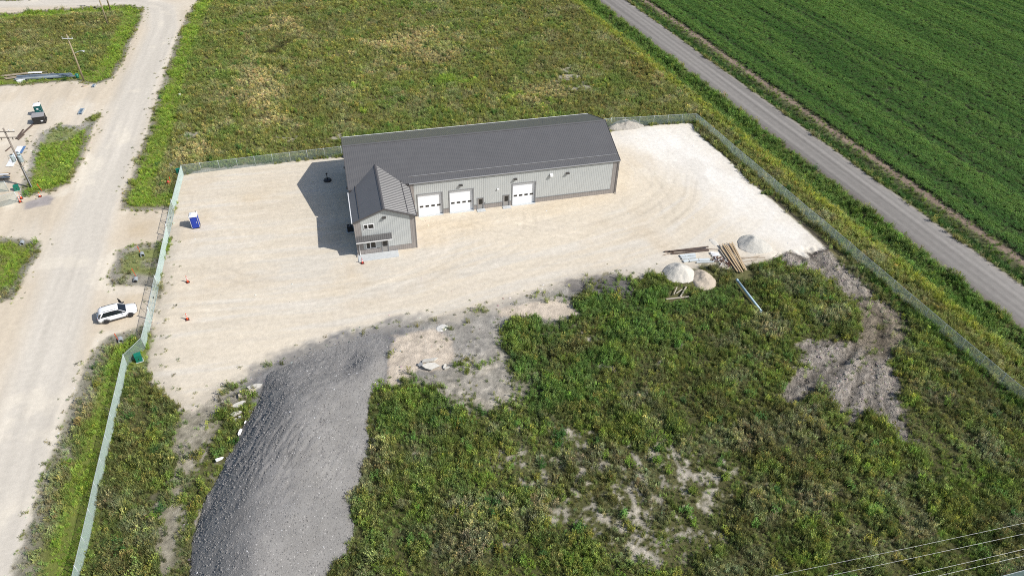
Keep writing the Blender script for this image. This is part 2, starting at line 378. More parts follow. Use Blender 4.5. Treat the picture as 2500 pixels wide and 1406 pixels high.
rc = rc*(1-damp)+C(0.50, 0.405, 0.275)*damp*(1+0.25*fbm(PX*0.5+PY*0.9, PY*0.25-PX*0.2, 1.1, 3, 21)[..., None])
lay(m_road, rc)
lay(m_gravside*0.9, C(0.31, 0.285, 0.28), 0.5*n_hi)
# yard
YP = GP([(300,770),(500,745),(800,715),(1000,680),(1200,620),(1400,575),(1560,530),(1650,470),(1640,410),(1580,350)])
ys, yd = line_sd(YP, PX, PY)
yst = fbm(ys*0.06, yd*0.9, 1.0, 4, 15); yst2 = fbm(ys*0.2, yd*2.6, 1.0, 3, 16)
fs, fd = line_sd(GP([(1697,300),(2020,585)]), PX, PY)
wst = fbm(fs*0.03, fd*1.1, 1.0, 4, 17)
yc = np.empty((NX, NY, 3), np.float32); yc[:] = C(0.618, 0.546, 0.432)
def ymix(m, c):
    global yc
    m = np.clip(m, 0, 1)[..., None]; yc = yc*(1-m)+c*m
west = sstep(8, -14, PX)
ymix(sstep(-0.02, 0.22, yst+0.5*n_lo)*0.75, C(0.545, 0.505, 0.435))
ymix(sstep(0.05, 0.3, fbm(PX, PY, 0.12, 4, 31))*0.7, C(0.56, 0.475, 0.355))
ymix(sstep(0.0, 0.3, -yst+0.4*n_mid)*0.45, C(0.69, 0.62, 0.51))
ymix(blobs([(1100,560,110,28),(1380,500,130,20),(640,480,70,40),(830,700,60,20),(470,560,30,60)])*0.6*(1+n_mid*2), C(0.575, 0.485, 0.355))
east = sstep(7, -7, sd_white+6*n_mid)
ymix(east*0.95, C(0.745, 0.715, 0.655))
ymix(sstep(0.04, 0.22, fbm(PX, PY, 0.17, 4, 33)+0.3*yst)*east*0.4, C(0.52, 0.475, 0.405))
gravelly = sstep(6, -1, sd_yard+6)*0
yj = 1+0.32*yst*(1-east)+0.15*yst2*(1-east)+0.20*wst*east+0.06*n_hi
yc *= yj[..., None]
# tyre scuffs: thin arcs crossing the yard
scuff = np.zeros((NX, NY), np.float32)
rs = np.random.RandomState(5)
arcs = [[(1060,535),(1090,590),(1040,660),(900,715)],[(1130,525),(1150,580),(1110,650),(960,705)],[(1285,500),(1300,560),(1240,620),(1080,670)],[(385,745),(520,748),(700,742),(860,716)],[(390,760),(560,752),(760,728),(960,690)],[(1000,690),(1150,655),(1320,640),(1500,630)],[(1060,560),(1180,545),(1330,560),(1480,590)],
        [(1440,560),(1540,530),(1620,480),(1640,420)],[(1480,590),(1600,560),(1680,500),(1690,430)],[(1560,620),(1600,640),(1660,600)],[(1500,640),(1530,600),(1570,575)],[(1250,700),(1300,660),(1360,640)],
        [(1120,690),(1200,640),(1250,590)],[(1560,400),(1600,450),(1630,510),(1640,560)],[(500,640),(600,690),(720,700)],[(460,500),(520,520),(600,600),(690,660)]]
for k, a in enumerate(arcs):
    pts = GP(a)
    # smooth the arc
    for _ in range(3):
        q = [pts[0]]
        for u, v in zip(pts[:-1], pts[1:]): q += [u*0.75+v*0.25, u*0.25+v*0.75]
        pts = np.array(q+[pts[-1]])
    i0, i1 = np.searchsorted(gx, [pts[:, 0].min()-4, pts[:, 0].max()+4]); j0, j1 = np.searchsorted(gy, [pts[:, 1].min()-4, pts[:, 1].max()+4])
    X_, Y_ = PX[i0:i1, j0:j1], PY[i0:i1, j0:j1]
    s_, d_ = line_sd(pts, X_, Y_)
    Lt = np.linalg.norm(np.diff(pts, axis=0), axis=1).sum()
    on = sstep(-0.5, 2.5, s_)*sstep(Lt+0.5, Lt-2.5, s_)
    for off in (-0.85, 0.85):
        t = sstep(0.42, 0.08, np.abs(d_-off))*on*(0.55+1.1*vnoise(s_*0.5, d_*0.3+k, 3))
        scuff[i0:i1, j0:j1] += t*(1 if k % 3 else -1)*0.05*(0.3+1.4*vnoise(X_*0.3, Y_*0.3, 8))
yc *= (1-np.clip(scuff, -0.25, 0.3))[..., None]
soilm = m_yard
lay(m_sand, C(0.50, 0.43, 0.345), 0.5*n_hi+0.3*n_mid)
lay(m_yard, yc)
apron = sstep(9.0, 1.0, sdf(BIGT, 14)+3.0*n_mid+2.0*n_hi)
lay(m_grey*(0.55+0.4*apron), C(0.30, 0.285, 0.26)*(1-apron[..., None])+C(0.19, 0.187, 0.185)*apron[..., None], 0.5*n_hi+0.5*n_mid)
lay(m_sand, C(0.50, 0.43, 0.345), 0.5*n_hi+0.3*n_mid)
lay(m_dark*0.9, C(0.13, 0.122, 0.12), 0.8*n_hi)
ysil = sstep(1.6, 0.2, np.abs(sd_yard+0.6+edge))*sstep(2, 6, sd_white)*(1-m_road)
lay(ysil*0.35*(PY < 5), C(0.34, 0.31, 0.26), 0.9*n_hi)
# dark brown lip along the white edge
lip = sstep(0.55, 0.1, np.abs(sd_yard-0.5+edge*0.4))*sstep(1.0, 0.0, np.maximum(0, sd_white-1.2))*(PX > 50)
lay(lip*0.85, C(0.10, 0.085, 0.07), 0.6*n_hi)
# paved road
pst = fbm(RS*0.02, RD*1.1, 1.0, 4, 18)
wheel = np.zeros((NX, NY), np.float32)
rc0 = (R_RIGHT+R_LEFT)/2
for off in (-1.9, -0.35, 1.0, 2.3): wheel = np.maximum(wheel, sstep(0.7, 0.1, np.abs(RD-rc0-off+0.3*n_lo)))
pc = np.empty((NX, NY, 3), np.float32); pc[:] = C(0.205, 0.192, 0.176)
gr = sstep(0.6, 0.0, np.abs(RD-R_LEFT+0.9+0.6*n_mid)-0.9)[..., None]
pc = pc*(1-gr)+C(0.17, 0.152, 0.138)*gr
gr2 = sstep(0.5, 0.0, np.abs(RD-R_RIGHT+0.5*n_mid)-0.35)[..., None]
pc = pc*(1-gr2)+C(0.29, 0.265, 0.235)*gr2
pc *= (1+0.75*pst+0.20*wheel+0.10*n_hi)[..., None]
lay(m_pave, pc)

# ---- relief
veg_all = np.clip(1-np.maximum.reduce([m_road, m_yard, m_pave, m_sand, m_dark*0.8, np.zeros_like(m_road)]), 0, 1)
HZ = 0.05*n_mid*1.0+0.03*n_hi
HZ = HZ*(0.25+0.75*veg_all)+0.10*n_mid*veg_all+0.10*n_lo*veg_all
ditch = -0.75*np.exp(-((RD-(R_LEFT-3.6))/1.7)**2)-0.55*np.exp(-((RD-(R_RIGHT+1.9))/1.1)**2)
HZ += ditch*(1-m_pave)
ldit = -0.30*np.exp(-((sd_road-3.0)/1.6)**2)*sstep(0.2, 1.0, sd_road)*(ld < 0)*(PX < -20)
HZ += ldit
HZ += m_mud*(0.75*fan*mlow+0.30*mudstreak*(1-mlow)+0.50*n_vh*mlow+0.15*n_vh*(1-mlow)+0.20*n_hi-0.08)
HZ += m_yard*0.06+m_road*0.03-m_pave*0.0
HZ += m_bare*(0.10*n_vh)*(1-m_road)*(1-m_yard)
HZ += (0.10*n_vh+0.15*n_hi)*m_grey*(1-m_yard*0.6)
HZ -= np.clip(scuff, -0.1, 0.3)*0.10*m_yard
# flat under the building
flat = sstep(1.5, 0.0, sdf([(-6.6,-9.8),(4.2,-9.8),(4.2,-1.6),(37.6,-1.6),(37.6,16.4),(-6.6,16.4)]))
HZ = HZ*(1-flat)+0.015*flat
HZ = HZ.astype(np.float32)
def gz(x, y):
    i = np.clip((np.asarray(x)-X0)/CELL, 0, NX-1.001); j = np.clip((np.asarray(y)-Y0)/CELL, 0, NY-1.001)
    a = i.astype(int); b = j.astype(int); u = i-a; v = j-b
    return HZ[a, b]*(1-u)*(1-v)+HZ[a+1, b]*u*(1-v)+HZ[a, b+1]*(1-u)*v+HZ[a+1, b+1]*u*v
def gz1(x, y): return float(gz(np.array([x]), np.array([y]))[0])
def P3(px, py, dz=0.0):
    x, y = G(px, py); return (x, y, gz1(x, y)+dz)
def samp(A, x, y):
    return A[np.clip(((x-X0)/CELL+0.5).astype(int), 0, NX-1), np.clip(((y-Y0)/CELL+0.5).astype(int), 0, NY-1)]

# ---- split the sheet into the surfaces that make it up
VIEWP = [G(-170,-60), G(2660,-60), G(2720,1500), G(-260,1500)]
sd_view = sdf(VIEWP, pad=30)
cc = lambda A: (A[:-1, :-1]+A[1:, :-1]+A[:-1, 1:]+A[1:, 1:])/4
keep = cc(sd_view) < 1.0
cls = np.zeros((NX-1, NY-1), np.int8)
cls[cc(m_mud) > 0.5] = 1; cls[cc(m_crop) > 0.5] = 2; cls[cc(m_road) > 0.5] = 3; cls[cc(m_yard) > 0.5] = 4; cls[cc(m_pave) > 0.5] = 5
NAMES = {0: ('ground', 'ground_soil', 7.0, 0.25, 1.6, 0.18, 0.8, 0.10), 1: ('mud_track', 'churned_mud', 4.0, 0.35, 1.8, 0.28, 1.0, 0.30),
         2: ('crop_field', 'field_soil', 7.0, 0.2, 1.6, 0.15, 0.7, 0.08), 3: ('gravel_road', 'road_limestone', 8.0, 0.09, 1.6, 0.07, 0.35, 0.04),
         4: ('gravel_yard', 'yard_limestone', 7.0, 0.11, 1.6, 0.09, 0.45, 0.05), 5: ('paved_road', 'worn_asphalt', 10.0, 0.12, 1.2, 0.08, 0.35, 0.03)}
def grid_object(name, sel, m):
    ii, jj = np.nonzero(sel)
    idx = np.stack([ii*NY+jj, (ii+1)*NY+jj, (ii+1)*NY+jj+1, ii*NY+jj+1], 1)
    used, inv = np.unique(idx, return_inverse=True); inv = inv.reshape(-1, 4)
    co = np.stack([PX.ravel()[used], PY.ravel()[used], HZ.ravel()[used]], 1).astype(np.float32)
    me = bpy.data.meshes.new(name); me.vertices.add(len(used)); me.vertices.foreach_set('co', co.ravel())
    me.loops.add(inv.size); me.loops.foreach_set('vertex_index', inv.ravel().astype(np.int32))
    me.polygons.add(len(inv)); me.polygons.foreach_set('loop_start', np.arange(0, inv.size, 4, dtype=np.int32))
    me.polygons.foreach_set('use_smooth', np.ones(len(inv), bool))
    me.update()
    a = me.attributes.new('soil', 'FLOAT_COLOR', 'POINT')
    rgba = np.ones((len(used), 4), np.float32); rgba[:, :3] = np.clip(soil.reshape(-1, 3)[used], 0.01, 0.9); a.data.foreach_set('color', rgba.ravel())
    me.materials.append(m)
    o = bpy.data.objects.new(name, me); COL.objects.link(o); o['kind'] = 'structure'
    return o
LABELS = {'ground': 'weedy ground with bare patches around the yard', 'mud_track': 'churned brown mud fanning out by the fence', 'crop_field': 'dark soil of the green crop field',
          'gravel_road': 'pale gravel road with its driveways', 'gravel_yard': 'pale crushed limestone yard round the grey building', 'paved_road': 'worn grey rural road beside the crop field'}
for k, (nm, mn, *prm) in NAMES.items():
    o = grid_object(nm, keep & (cls == k), ground_mat(mn, prm[0], prm[1], prm[2], prm[3], prm[4], prm[5])); o['label'] = LABELS[nm]
far = MB().add([(-2500,-2500,-1.3),(2500,-2500,-1.3),(2500,2500,-1.3),(-2500,2500,-1.3)], [(0,1,2,3)]).build('terrain', mat('far_grass', (0.09,0.10,0.035), 0.95, var=0.3, scale=0.05))
far['kind'] = 'structure'; far['label'] = 'far grassland beyond the yard'

# ================================================================== MOUNDS
def pile(name, label, cat, poly, slope, hmax, m, cell=0.22, rough=0.10, seed=0, prof=None, group=None, tex=1.2, soft=0.35, extra=None, blur=14):
    for _ in range(2):
        q_ = []
        for u_, v_ in zip(poly, list(poly[1:])+[poly[0]]): q_ += [np.asarray(u_)*0.75+np.asarray(v_)*0.25, np.asarray(u_)*0.25+np.asarray(v_)*0.75]
        poly = q_
    poly = np.asarray(poly, np.float32)
    x0, y0 = poly.min(0)-0.4; x1, y1 = poly.max(0)+0.4
    xs = np.arange(x0, x1+cell, cell); ys_ = np.arange(y0, y1+cell, cell)
    X, Y = np.meshgrid(xs, ys_, indexing='ij'); X = X.astype(np.float32); Y = Y.astype(np.float32)
    wob = 0.5*fbm(X, Y, 0.6, 3, seed+50)
    d = -sdf(poly, 99, X, Y)
    for _ in range(blur):
        e_ = np.pad(d, 1, mode='edge'); d = (e_[:-2, 1:-1]+e_[2:, 1:-1]+e_[1:-1, :-2]+e_[1:-1, 2:]+e_[:-2, :-2]+e_[2:, 2:]+e_[:-2, 2:]+e_[2:, :-2]+d)/9
    d = d+wob
    hm = hmax if prof is None else prof(X, Y)
    a = slope*d; h = -np.log(np.exp(-np.clip(a, -3, 20)/soft)+np.exp(-np.minimum(hm, 20)/soft))*soft      # smooth minimum
    h = h+rough*fbm(X, Y, tex, 4, seed+60)*np.clip(d, 0, 1.0)*2
    if extra is not None: h = h+extra(X, Y)*np.clip(d/1.0, 0, 1)
    z = gz(X, Y)+np.where(d > 0, np.maximum(h, 0.0), -0.25)
    sel = (d[:-1, :-1] > -0.15) | (d[1:, :-1] > -0.15) | (d[:-1, 1:] > -0.15) | (d[1:, 1:] > -0.15)
    ii, jj = np.nonzero(sel); ny = len(ys_)
    idx = np.stack([ii*ny+jj, (ii+1)*ny+jj, (ii+1)*ny+jj+1, ii*ny+jj+1], 1)
    used, inv = np.unique(idx, return_inverse=True); inv = inv.reshape(-1, 4)
    me = bpy.data.meshes.new(name)
    me.from_pydata(np.stack([X.ravel()[used], Y.ravel()[used], z.ravel()[used]], 1).tolist(), [], inv.tolist())
    me.materials.append(m); me.polygons.foreach_set('use_smooth', [True]*len(inv))
    o = bpy.data.objects.new(name, me); COL.objects.link(o); tag(o, label, cat, group)
    o['_'] = 0; del o['_']
    return o, (xs, ys_, z, d)
def heap_mat(name, c1, c2, scale=6, speck=0.0, bump=0.8, dist=0.12):
    m, N, L = new_mat(name)
    out = N.new('ShaderNodeOutputMaterial'); p = N.new('ShaderNodeBsdfPrincipled'); L.new(p.outputs[0], out.inputs[0]); p.inputs['Roughness'].default_value = 0.9
    p.inputs['Specular IOR Level'].default_value = 0.25
    tc = N.new('ShaderNodeTexCoord')
    n = N.new('ShaderNodeTexNoise'); n.inputs['Scale'].default_value = scale; n.inputs['Detail'].default_value = 6; n.inputs['Roughness'].default_value = 0.75; L.new(tc.outputs['Object'], n.inputs[0])
    n2 = N.new('ShaderNodeTexNoise'); n2.inputs['Scale'].default_value = 0.35; n2.inputs['Detail'].default_value = 4; L.new(tc.outputs['Object'], n2.inputs[0])
    v = N.new('ShaderNodeTexVoronoi'); v.inputs['Scale'].default_value = scale*1.6; L.new(tc.outputs['Object'], v.inputs[0])
    r = N.new('ShaderNodeValToRGB'); r.color_ramp.elements[0].position = 0.3; r.color_ramp.elements[0].color = (*c1, 1); r.color_ramp.elements[1].position = 0.7; r.color_ramp.elements[1].color = (*c2, 1)
    ad = N.new('ShaderNodeMath'); ad.operation = 'MULTIPLY_ADD'; ad.inputs[1].default_value = 0.6; L.new(n.outputs[0], ad.inputs[0])
    a2 = N.new('ShaderNodeMath'); a2.operation = 'MULTIPLY_ADD'; a2.inputs[1].default_value = 0.4; a2.inputs[2].default_value = 0.0; L.new(n2.outputs[0], a2.inputs[0]); L.new(a2.outputs[0], ad.inputs[2])
    L.new(ad.outputs[0], r.inputs[0])
    last = r.outputs[0]
    if speck:
        lt = N.new('ShaderNodeMath'); lt.operation = 'GREATER_THAN'; lt.inputs[1].default_value = 1-speck
        sp = N.new('ShaderNodeSeparateColor'); L.new(v.outputs['Color'], sp.inputs[0]); L.new(sp.outputs[0], lt.inputs[0])
        mx = N.new('ShaderNodeMix'); mx.data_type = 'RGBA'; mx.inputs[7].default_value = (c2[0]*1.5, c2[1]*1.5, c2[2]*1.5, 1); L.new(lt.outputs[0], mx.inputs[0]); L.new(last, mx.inputs[6]); last = mx.outputs[2]
    L.new(last, p.inputs['Base Color'])
    b = N.new('ShaderNodeBump'); b.inputs['Strength'].default_value = bump; b.inputs['Distance'].default_value = dist; L.new(n.outputs[0], b.inputs['Height']); L.new(b.outputs[0], p.inputs['Normal'])
    return m
M_GREYG = heap_mat('crushed_grey_stone', (0.150, 0.145, 0.138), (0.30, 0.291, 0.279), 8.0, 0.01, 0.9, 0.10)
M_LIME = heap_mat('white_limestone_heap', (0.50, 0.47, 0.41), (0.66, 0.63, 0.56), 7.0, 0.0, 0.6)
M_SAND = heap_mat('sandy_heap', (0.42, 0.36, 0.28), (0.52, 0.45, 0.36), 5.0, 0.0, 0.5)
M_SPOIL = heap_mat('grey_spoil_heap', (0.34, 0.31, 0.27), (0.50, 0.47, 0.41), 3.0, 0.0, 0.9, 0.2)
BIG = GP([(740,862),(700,888),(650,908),(630,980),(592,1040),(560,1110),(520,1180),(485,1260),(466,1310),(458,1406),(470,1520),(560,1640),(720,1600),(790,1440),(800,1398),(850,1350),(870,1280),(855,1220),(882,1170),(905,1090),(898,1040),(905,970),(918,952),
          (946,915),(945,870),(955,835),(930,818),(880,818),(840,838),(790,850)])
bt = np.array(G(830,835)); be = np.array(G(640,1350)); bd = (be-bt)/np.linalg.norm(be-bt)
def big_prof(X, Y):
    s = (X-bt[0])*bd[0]+(Y-bt[1])*bd[1]; t = -(X-bt[0])*bd[1]+(Y-bt[1])*bd[0]
    return 0.08+3.7*sstep(1.0, 15.0, s)+0.35*fbm(X, Y, 0.25, 3, 71)
def big_extra(X, Y):
    s = (X-bt[0])*bd[0]+(Y-bt[1])*bd[1]; t = -(X-bt[0])*bd[1]+(Y-bt[1])*bd[0]
    cx, cy = G(905,905); bump = -0.5*np.exp(-(((X-cx+2.4)/1.3)**2+((Y-cy-1.0)/1.6)**2))+0.95*np.exp(-(((X-cx)/2.6)**2+((Y-cy)/2.2)**2))
    gul = fbm(t*1.3+s*0.25, s*0.22, 1.0, 3, 72); crack = -0.13*sstep(0.09, 0.0, np.abs(gul))*sstep(9, 14, s)*sstep(27, 20, s)
    ruts = 0.14*fbm(s*0.12, t*1.5, 1.0, 3, 73)*sstep(10, 3, s)
    return bump+crack+ruts
big_pile, bigz = pile('gravel_pile', 'huge dark grey crushed gravel pile rising towards the camera', 'gravel pile', BIG, 0.72, 3.6, M_GREYG, 0.15, 0.07, 1, big_prof, soft=0.7, extra=big_extra, blur=6, tex=1.6)
pile('gravel_pile', 'white crushed limestone heap at the weed edge, beside the sand heap', 'gravel pile', GP([(1612,668),(1622,652),(1650,640),(1678,648),(1700,666),(1696,688),(1660,694),(1630,684)]), 0.68, 1.25, M_LIME, 0.13, 0.30, 2, soft=0.14, blur=3, tex=0.7)
pile('sand_pile', 'low tan sand heap beside the white limestone heap', 'sand pile', GP([(1686,668),(1702,656),(1728,664),(1750,684),(1750,700),(1725,712),(1692,702)]), 0.5, 0.75, M_SAND, 0.13, 0.5, 3, soft=0.2, blur=3, tex=0.8)
pile('gravel_pile', 'low pale gravel heap on the white yard beyond the timber stack', 'gravel pile', GP([(1798,598),(1805,580),(1832,572),(1862,584),(1888,606),(1880,620),(1840,622),(1808,612)]), 0.62, 1.25, heap_mat('pale_grey_stone', (0.47,0.45,0.40), (0.62,0.595,0.53), 7.0), 0.13, 0.30, 4, soft=0.15, blur=3, tex=0.7)
pile('gravel_pile', 'tiny scraped gravel ridge left of the low pale heap', 'gravel pile', GP([(1728,580),(1740,582),(1756,596),(1752,606),(1738,602)]), 0.5, 0.35, M_LIME, 0.12, 0.1, 5, soft=0.15)
pile('spoil_pile', 'lumpy pale grey spoil heap along the back fence beside the building', 'spoil heap', GP([(1478,312),(1500,298),(1530,294),(1562,300),(1584,308),(1560,316),(1520,318),(1490,320)]), 0.8, 1.5, M_SPOIL, 0.18, 0.45, 6, soft=0.3)
pile('spoil_pile', 'low white rubble heap on the sandy patch', 'spoil heap', GP([(1062,798),(1078,788),(1094,792),(1092,806),(1076,812),(1062,810)]), 0.35, 0.3, heap_mat('white_rubble', (0.55,0.53,0.48), (0.72,0.70,0.65), 6.0), 0.15, 0.3, 7, soft=0.12)

# ================================================================== VEGETATION
PROTO = bpy.data.collections.new('plant_forms')           # plant forms used by the scatters below
M_LEAF = leaf_mat('leaf_blades')
def plant_mesh(name, kind, seed):
    r = random.Random(seed); v = []; f = []; lc = []
    def quad(a, b, c, d, s):
        o = len(v); v.extend([a, b, c, d]); f.append((o, o+1, o+2, o+3)); lc.append(s)
    def tri(a, b, c, s):
        o = len(v); v.extend([a, b, c]); f.append((o, o+1, o+2)); lc.append(s)
    def shade(lo=0.75, hi=1.3, warm=0.12):
        k = r.uniform(lo, hi); w = r.uniform(-warm, warm); return (k*(1+w), k, k*(1-w))
    def blade(x, y, h, lean, az, w):
        dx, dy = math.cos(az)*lean, math.sin(az)*lean; nx, ny = -math.sin(az)*w, math.cos(az)*w; s = shade()
        a = (x-nx, y-ny, 0); b = (x+nx, y+ny, 0); m1 = (x+dx*0.45+nx*0.8, y+dy*0.45+ny*0.8, h*0.62); m0 = (x+dx*0.45-nx*0.8, y+dy*0.45-ny*0.8, h*0.62)
        quad(a, b, m1, m0, s); tri(m0, m1, (x+dx, y+dy, h*(1-0.15*min(1, lean/h))), s)
    def leaf(x, y, z, az, el, L, w, s):
        ux, uy, uz = math.cos(az)*math.cos(el), math.sin(az)*math.cos(el), math.sin(el); nx, ny = -math.sin(az)*w, math.cos(az)*w
        mx, my, mz = x+ux*L*0.5, y+uy*L*0.5, z+uz*L*0.5+L*0.08
        quad((x, y, z), (mx+nx, my+ny, mz), (x+ux*L, y+uy*L, z+uz*L-L*0.1), (mx-nx, my-ny, mz), s)
    if kind == 'grass':
        for i in range(34):
            a = r.uniform(0, 6.28); q = 0.26*math.sqrt(r.random()); blade(q*math.cos(a), q*math.sin(a), r.uniform(0.35, 0.75), r.uniform(0.08, 0.38), r.uniform(0, 6.28), r.uniform(0.012, 0.022))
    elif kind == 'weed':
        for k in range(7):
            a = r.uniform(0, 6.28); q = 0.22*math.sqrt(r.random()); bx, by = q*math.cos(a), q*math.sin(a); h = r.uniform(0.3, 0.62); la = r.uniform(0, 6.28); ln = r.uniform(0, 0.18)
            for j in range(7):
                t = (j+1)/7; s = shade(0.7, 1.35); leaf(bx+math.cos(la)*ln*t, by+math.sin(la)*ln*t, h*t, r.uniform(0, 6.28), r.uniform(-0.1, 0.9), r.uniform(0.09, 0.19)*(1.2-0.5*t), r.uniform(0.022, 0.045), s)
    elif kind == 'seed':
        for i in range(16):
            a = r.uniform(0, 6.28); q = 0.24*math.sqrt(r.random()); x, y = q*math.cos(a), q*math.sin(a); h = r.uniform(0.5, 0.95); az = r.uniform(0, 6.28); ln = r.uniform(0.03, 0.2)
            blade(x, y, h, ln, az, 0.009); s = shade(1.2, 1.9, 0.05); s = (s[0]*1.15, s[1], s[2]*0.95)
            leaf(x+math.cos(az)*ln*0.8, y+math.sin(az)*ln*0.8, h*0.78, az, 1.2, 0.2, 0.028, s); leaf(x+math.cos(az)*ln*0.8, y+math.sin(az)*ln*0.8, h*0.78, az+1.6, 1.2, 0.2, 0.028, s)
        for i in range(14):
            a = r.uniform(0, 6.28); q = 0.24*math.sqrt(r.random()); blade(q*math.cos(a), q*math.sin(a), r.uniform(0.25, 0.5), r.uniform(0.1, 0.3), r.uniform(0, 6.28), 0.015)
    elif kind == 'low':
        for i in range(26):
            a = r.uniform(0, 6.28); q = 0.2*math.sqrt(r.random()); leaf(q*math.cos(a), q*math.sin(a), r.uniform(0.02, 0.12), r.uniform(0, 6.28), r.uniform(0.1, 1.0), r.uniform(0.08, 0.2), r.uniform(0.015, 0.035), shade())
    elif kind == 'crop':
        for i in range(44):
            a = r.uniform(0, 6.28); q = 0.34*math.sqrt(r.random()); h = (0.62-0.9*q*q)*r.uniform(0.65, 1.05)
            leaf(q*math.cos(a), q*math.sin(a), h, r.uniform(0, 6.28), r.uniform(-0.3, 0.5), r.uniform(0.10, 0.17), r.uniform(0.035, 0.055), shade(0.8, 1.25, 0.06))
    me = bpy.data.meshes.new(name); me.from_pydata(v, [], f); me.materials.append(M_LEAF)
    at = me.attributes.new('leaf', 'FLOAT_COLOR', 'FACE'); at.data.foreach_set('color', [c for s in lc for c in (*s, 1.0)])
    o = bpy.data.objects.new(name, me); PROTO.objects.link(o)
FORMS = ['grass']*4+['weed']*4+['seed']*3+['low']*3+['crop']*3
for i, k in enumerate(FORMS): plant_mesh('form_%02d' % i, k, 100+i)
F_GRASS, F_WEED, F_SEED, F_LOW, F_CROP = (0, 4), (4, 8), (8, 11), (11, 14), (14, 17)

def scatter_nodes(PROTO):
    g = bpy.data.node_groups.new(PROTO.name+'_scatter', 'GeometryNodeTree')
    g.interface.new_socket('Geometry', in_out='INPUT', socket_type='NodeSocketGeometry'); g.interface.new_socket('Geometry', in_out='OUTPUT', socket_type='NodeSocketGeometry')
    N, L = g.nodes, g.links
    gi = N.new('NodeGroupInput'); go = N.new('NodeGroupOutput'); ip = N.new('GeometryNodeInstanceOnPoints'); ci = N.new('GeometryNodeCollectionInfo')
    ci.inputs['Collection'].default_value = PROTO; ci.inputs['Separate Children'].default_value = True; ci.inputs['Reset Children'].default_value = True
    def na(name, t):
        n = N.new('GeometryNodeInputNamedAttribute'); n.data_type = t; n.inputs['Name'].default_value = name; return n.outputs['Attribute']
    ip.inputs['Pick Instance'].default_value = True
    L.new(gi.outputs[0], ip.inputs['Points']); L.new(ci.outputs[0], ip.inputs['Instance']); L.new(na('form', 'INT'), ip.inputs['Instance Index'])
    er = N.new('FunctionNodeEulerToRotation'); L.new(na('turn', 'FLOAT_VECTOR'), er.inputs[0]); L.new(er.outputs[0], ip.inputs['Rotation'])
    L.new(na('size', 'FLOAT_VECTOR'), ip.inputs['Scale']); L.new(ip.outputs[0], go.inputs[0])
    return g
SCAT = scatter_nodes(PROTO)
STONES = bpy.data.collections.new('stone_forms'); M_STONE = leaf_mat('loose_stone', 0.0, 0.9)
for i in range(4):
    bm = bmesh.new(); bmesh.ops.create_icosphere(bm, subdivisions=1, radius=0.5); q = random.Random(i)
    for v_ in bm.verts: v_.co *= q.uniform(0.7, 1.2); v_.co.z *= 0.7
    me = bpy.data.meshes.new('stone_%d' % i); bm.to_mesh(me); bm.free(); me.materials.append(M_STONE)
    a = me.attributes.new('leaf', 'FLOAT_COLOR', 'FACE'); a.data.foreach_set('color', [1.0]*4*len(me.polygons))
    STONES.objects.link(bpy.data.objects.new('stone_%d' % i, me))
SCAT_ST = scatter_nodes(STONES)
def scatter(name, label, x, y, tint, form, size, hs, z=None, group=None, parent=None):
    n = len(x); z = gz(x, y)-0.02 if z is None else z
    me = bpy.data.meshes.new(name); me.vertices.add(n); me.vertices.foreach_set('co', np.stack([x, y, z], 1).astype(np.float32).ravel())
    a = me.attributes.new('tint', 'FLOAT_COLOR', 'POINT'); a.data.foreach_set('color', np.concatenate([np.clip(tint, 0.004, 0.6), np.ones((n, 1))], 1).astype(np.float32).ravel())
    a = me.attributes.new('form', 'INT', 'POINT'); a.data.foreach_set('value', form.astype(np.int32))
    t = np.stack([RNG.normal(0, 0.12, n), RNG.normal(0, 0.12, n), RNG.uniform(0, 6.283, n)], 1)
    a = me.attributes.new('turn', 'FLOAT_VECTOR', 'POINT'); a.data.foreach_set('vector', t.astype(np.float32).ravel())
    a = me.attributes.new('size', 'FLOAT_VECTOR', 'POINT'); a.data.foreach_set('vector', np.stack([size, size, size*hs], 1).astype(np.float32).ravel())
    me.materials.append(M_LEAF)
    o = bpy.data.objects.new(name, me); COL.objects.link(o); o['kind'] = 'stuff'; o['label'] = label
    md = o.modifiers.new('scatter', 'NODES'); md.node_group = group or SCAT
    if parent: o.parent = parent
    return o
# where nothing grows: under piles, pipes and stacked material
CLEAR = [(1797,687,1858,766,0.7),(1622,620,1735,612,0.9),(1665,640,1790,630,1.8),(1765,600,1815,670,1.6),(1800,640,1875,632,0.9),(1626,734,1678,726,0.7),(1643,728,1658,706,0.7),(340,884,341,884,0.7),
         (30,190,192,186,1.0),(5,195,60,198,0.8),(1035,890,1070,880,2.0),(348,626,349,626,0.8),(333,680,334,680,0.8),(294,834,295,834,0.8),(52,595,53,595,0.8),(37,462,38,462,0.8),(480,1110,560,1105,0.1),
         (532,1130,545,1122,0.5),(586,1065,592,1050,0.4),(570,990,600,982,0.7),(575,1020,592,1015,0.6)]
m_clear = np.ones((NX, NY), np.float32)
for a, b, c, d, r in CLEAR:
    p = np.array(G(a, b)); q = np.array(G(c, d)); e = q-p; t = np.clip(((PX-p[0])*e[0]+(PY-p[1])*e[1])/(e@e+1e-9), 0, 1)
    dd = np.hypot(PX-p[0]-t*e[0], PY-p[1]-t*e[1]); m_clear *= sstep(r-0.15, r+0.15, dd)
for P in (BIG, GP([(1605,668),(1622,648),(1650,636),(1680,644),(1705,655),(1735,660),(1755,684),(1755,702),(1725,716),(1690,705),(1660,698),(1630,688)]), GP([(1476,314),(1500,296),(1530,291),(1564,297),(1590,308),(1560,318),(1490,324)])):
    m_clear *= sstep(-0.25, 0.15, sdf(P))
m_clear *= sstep(0.0, 0.2, sdf([(-4.9,-8),(3.8,-8),(3.8,-0.1),(37.2,-0.1),(37.2,16),(-4.9,16)]))

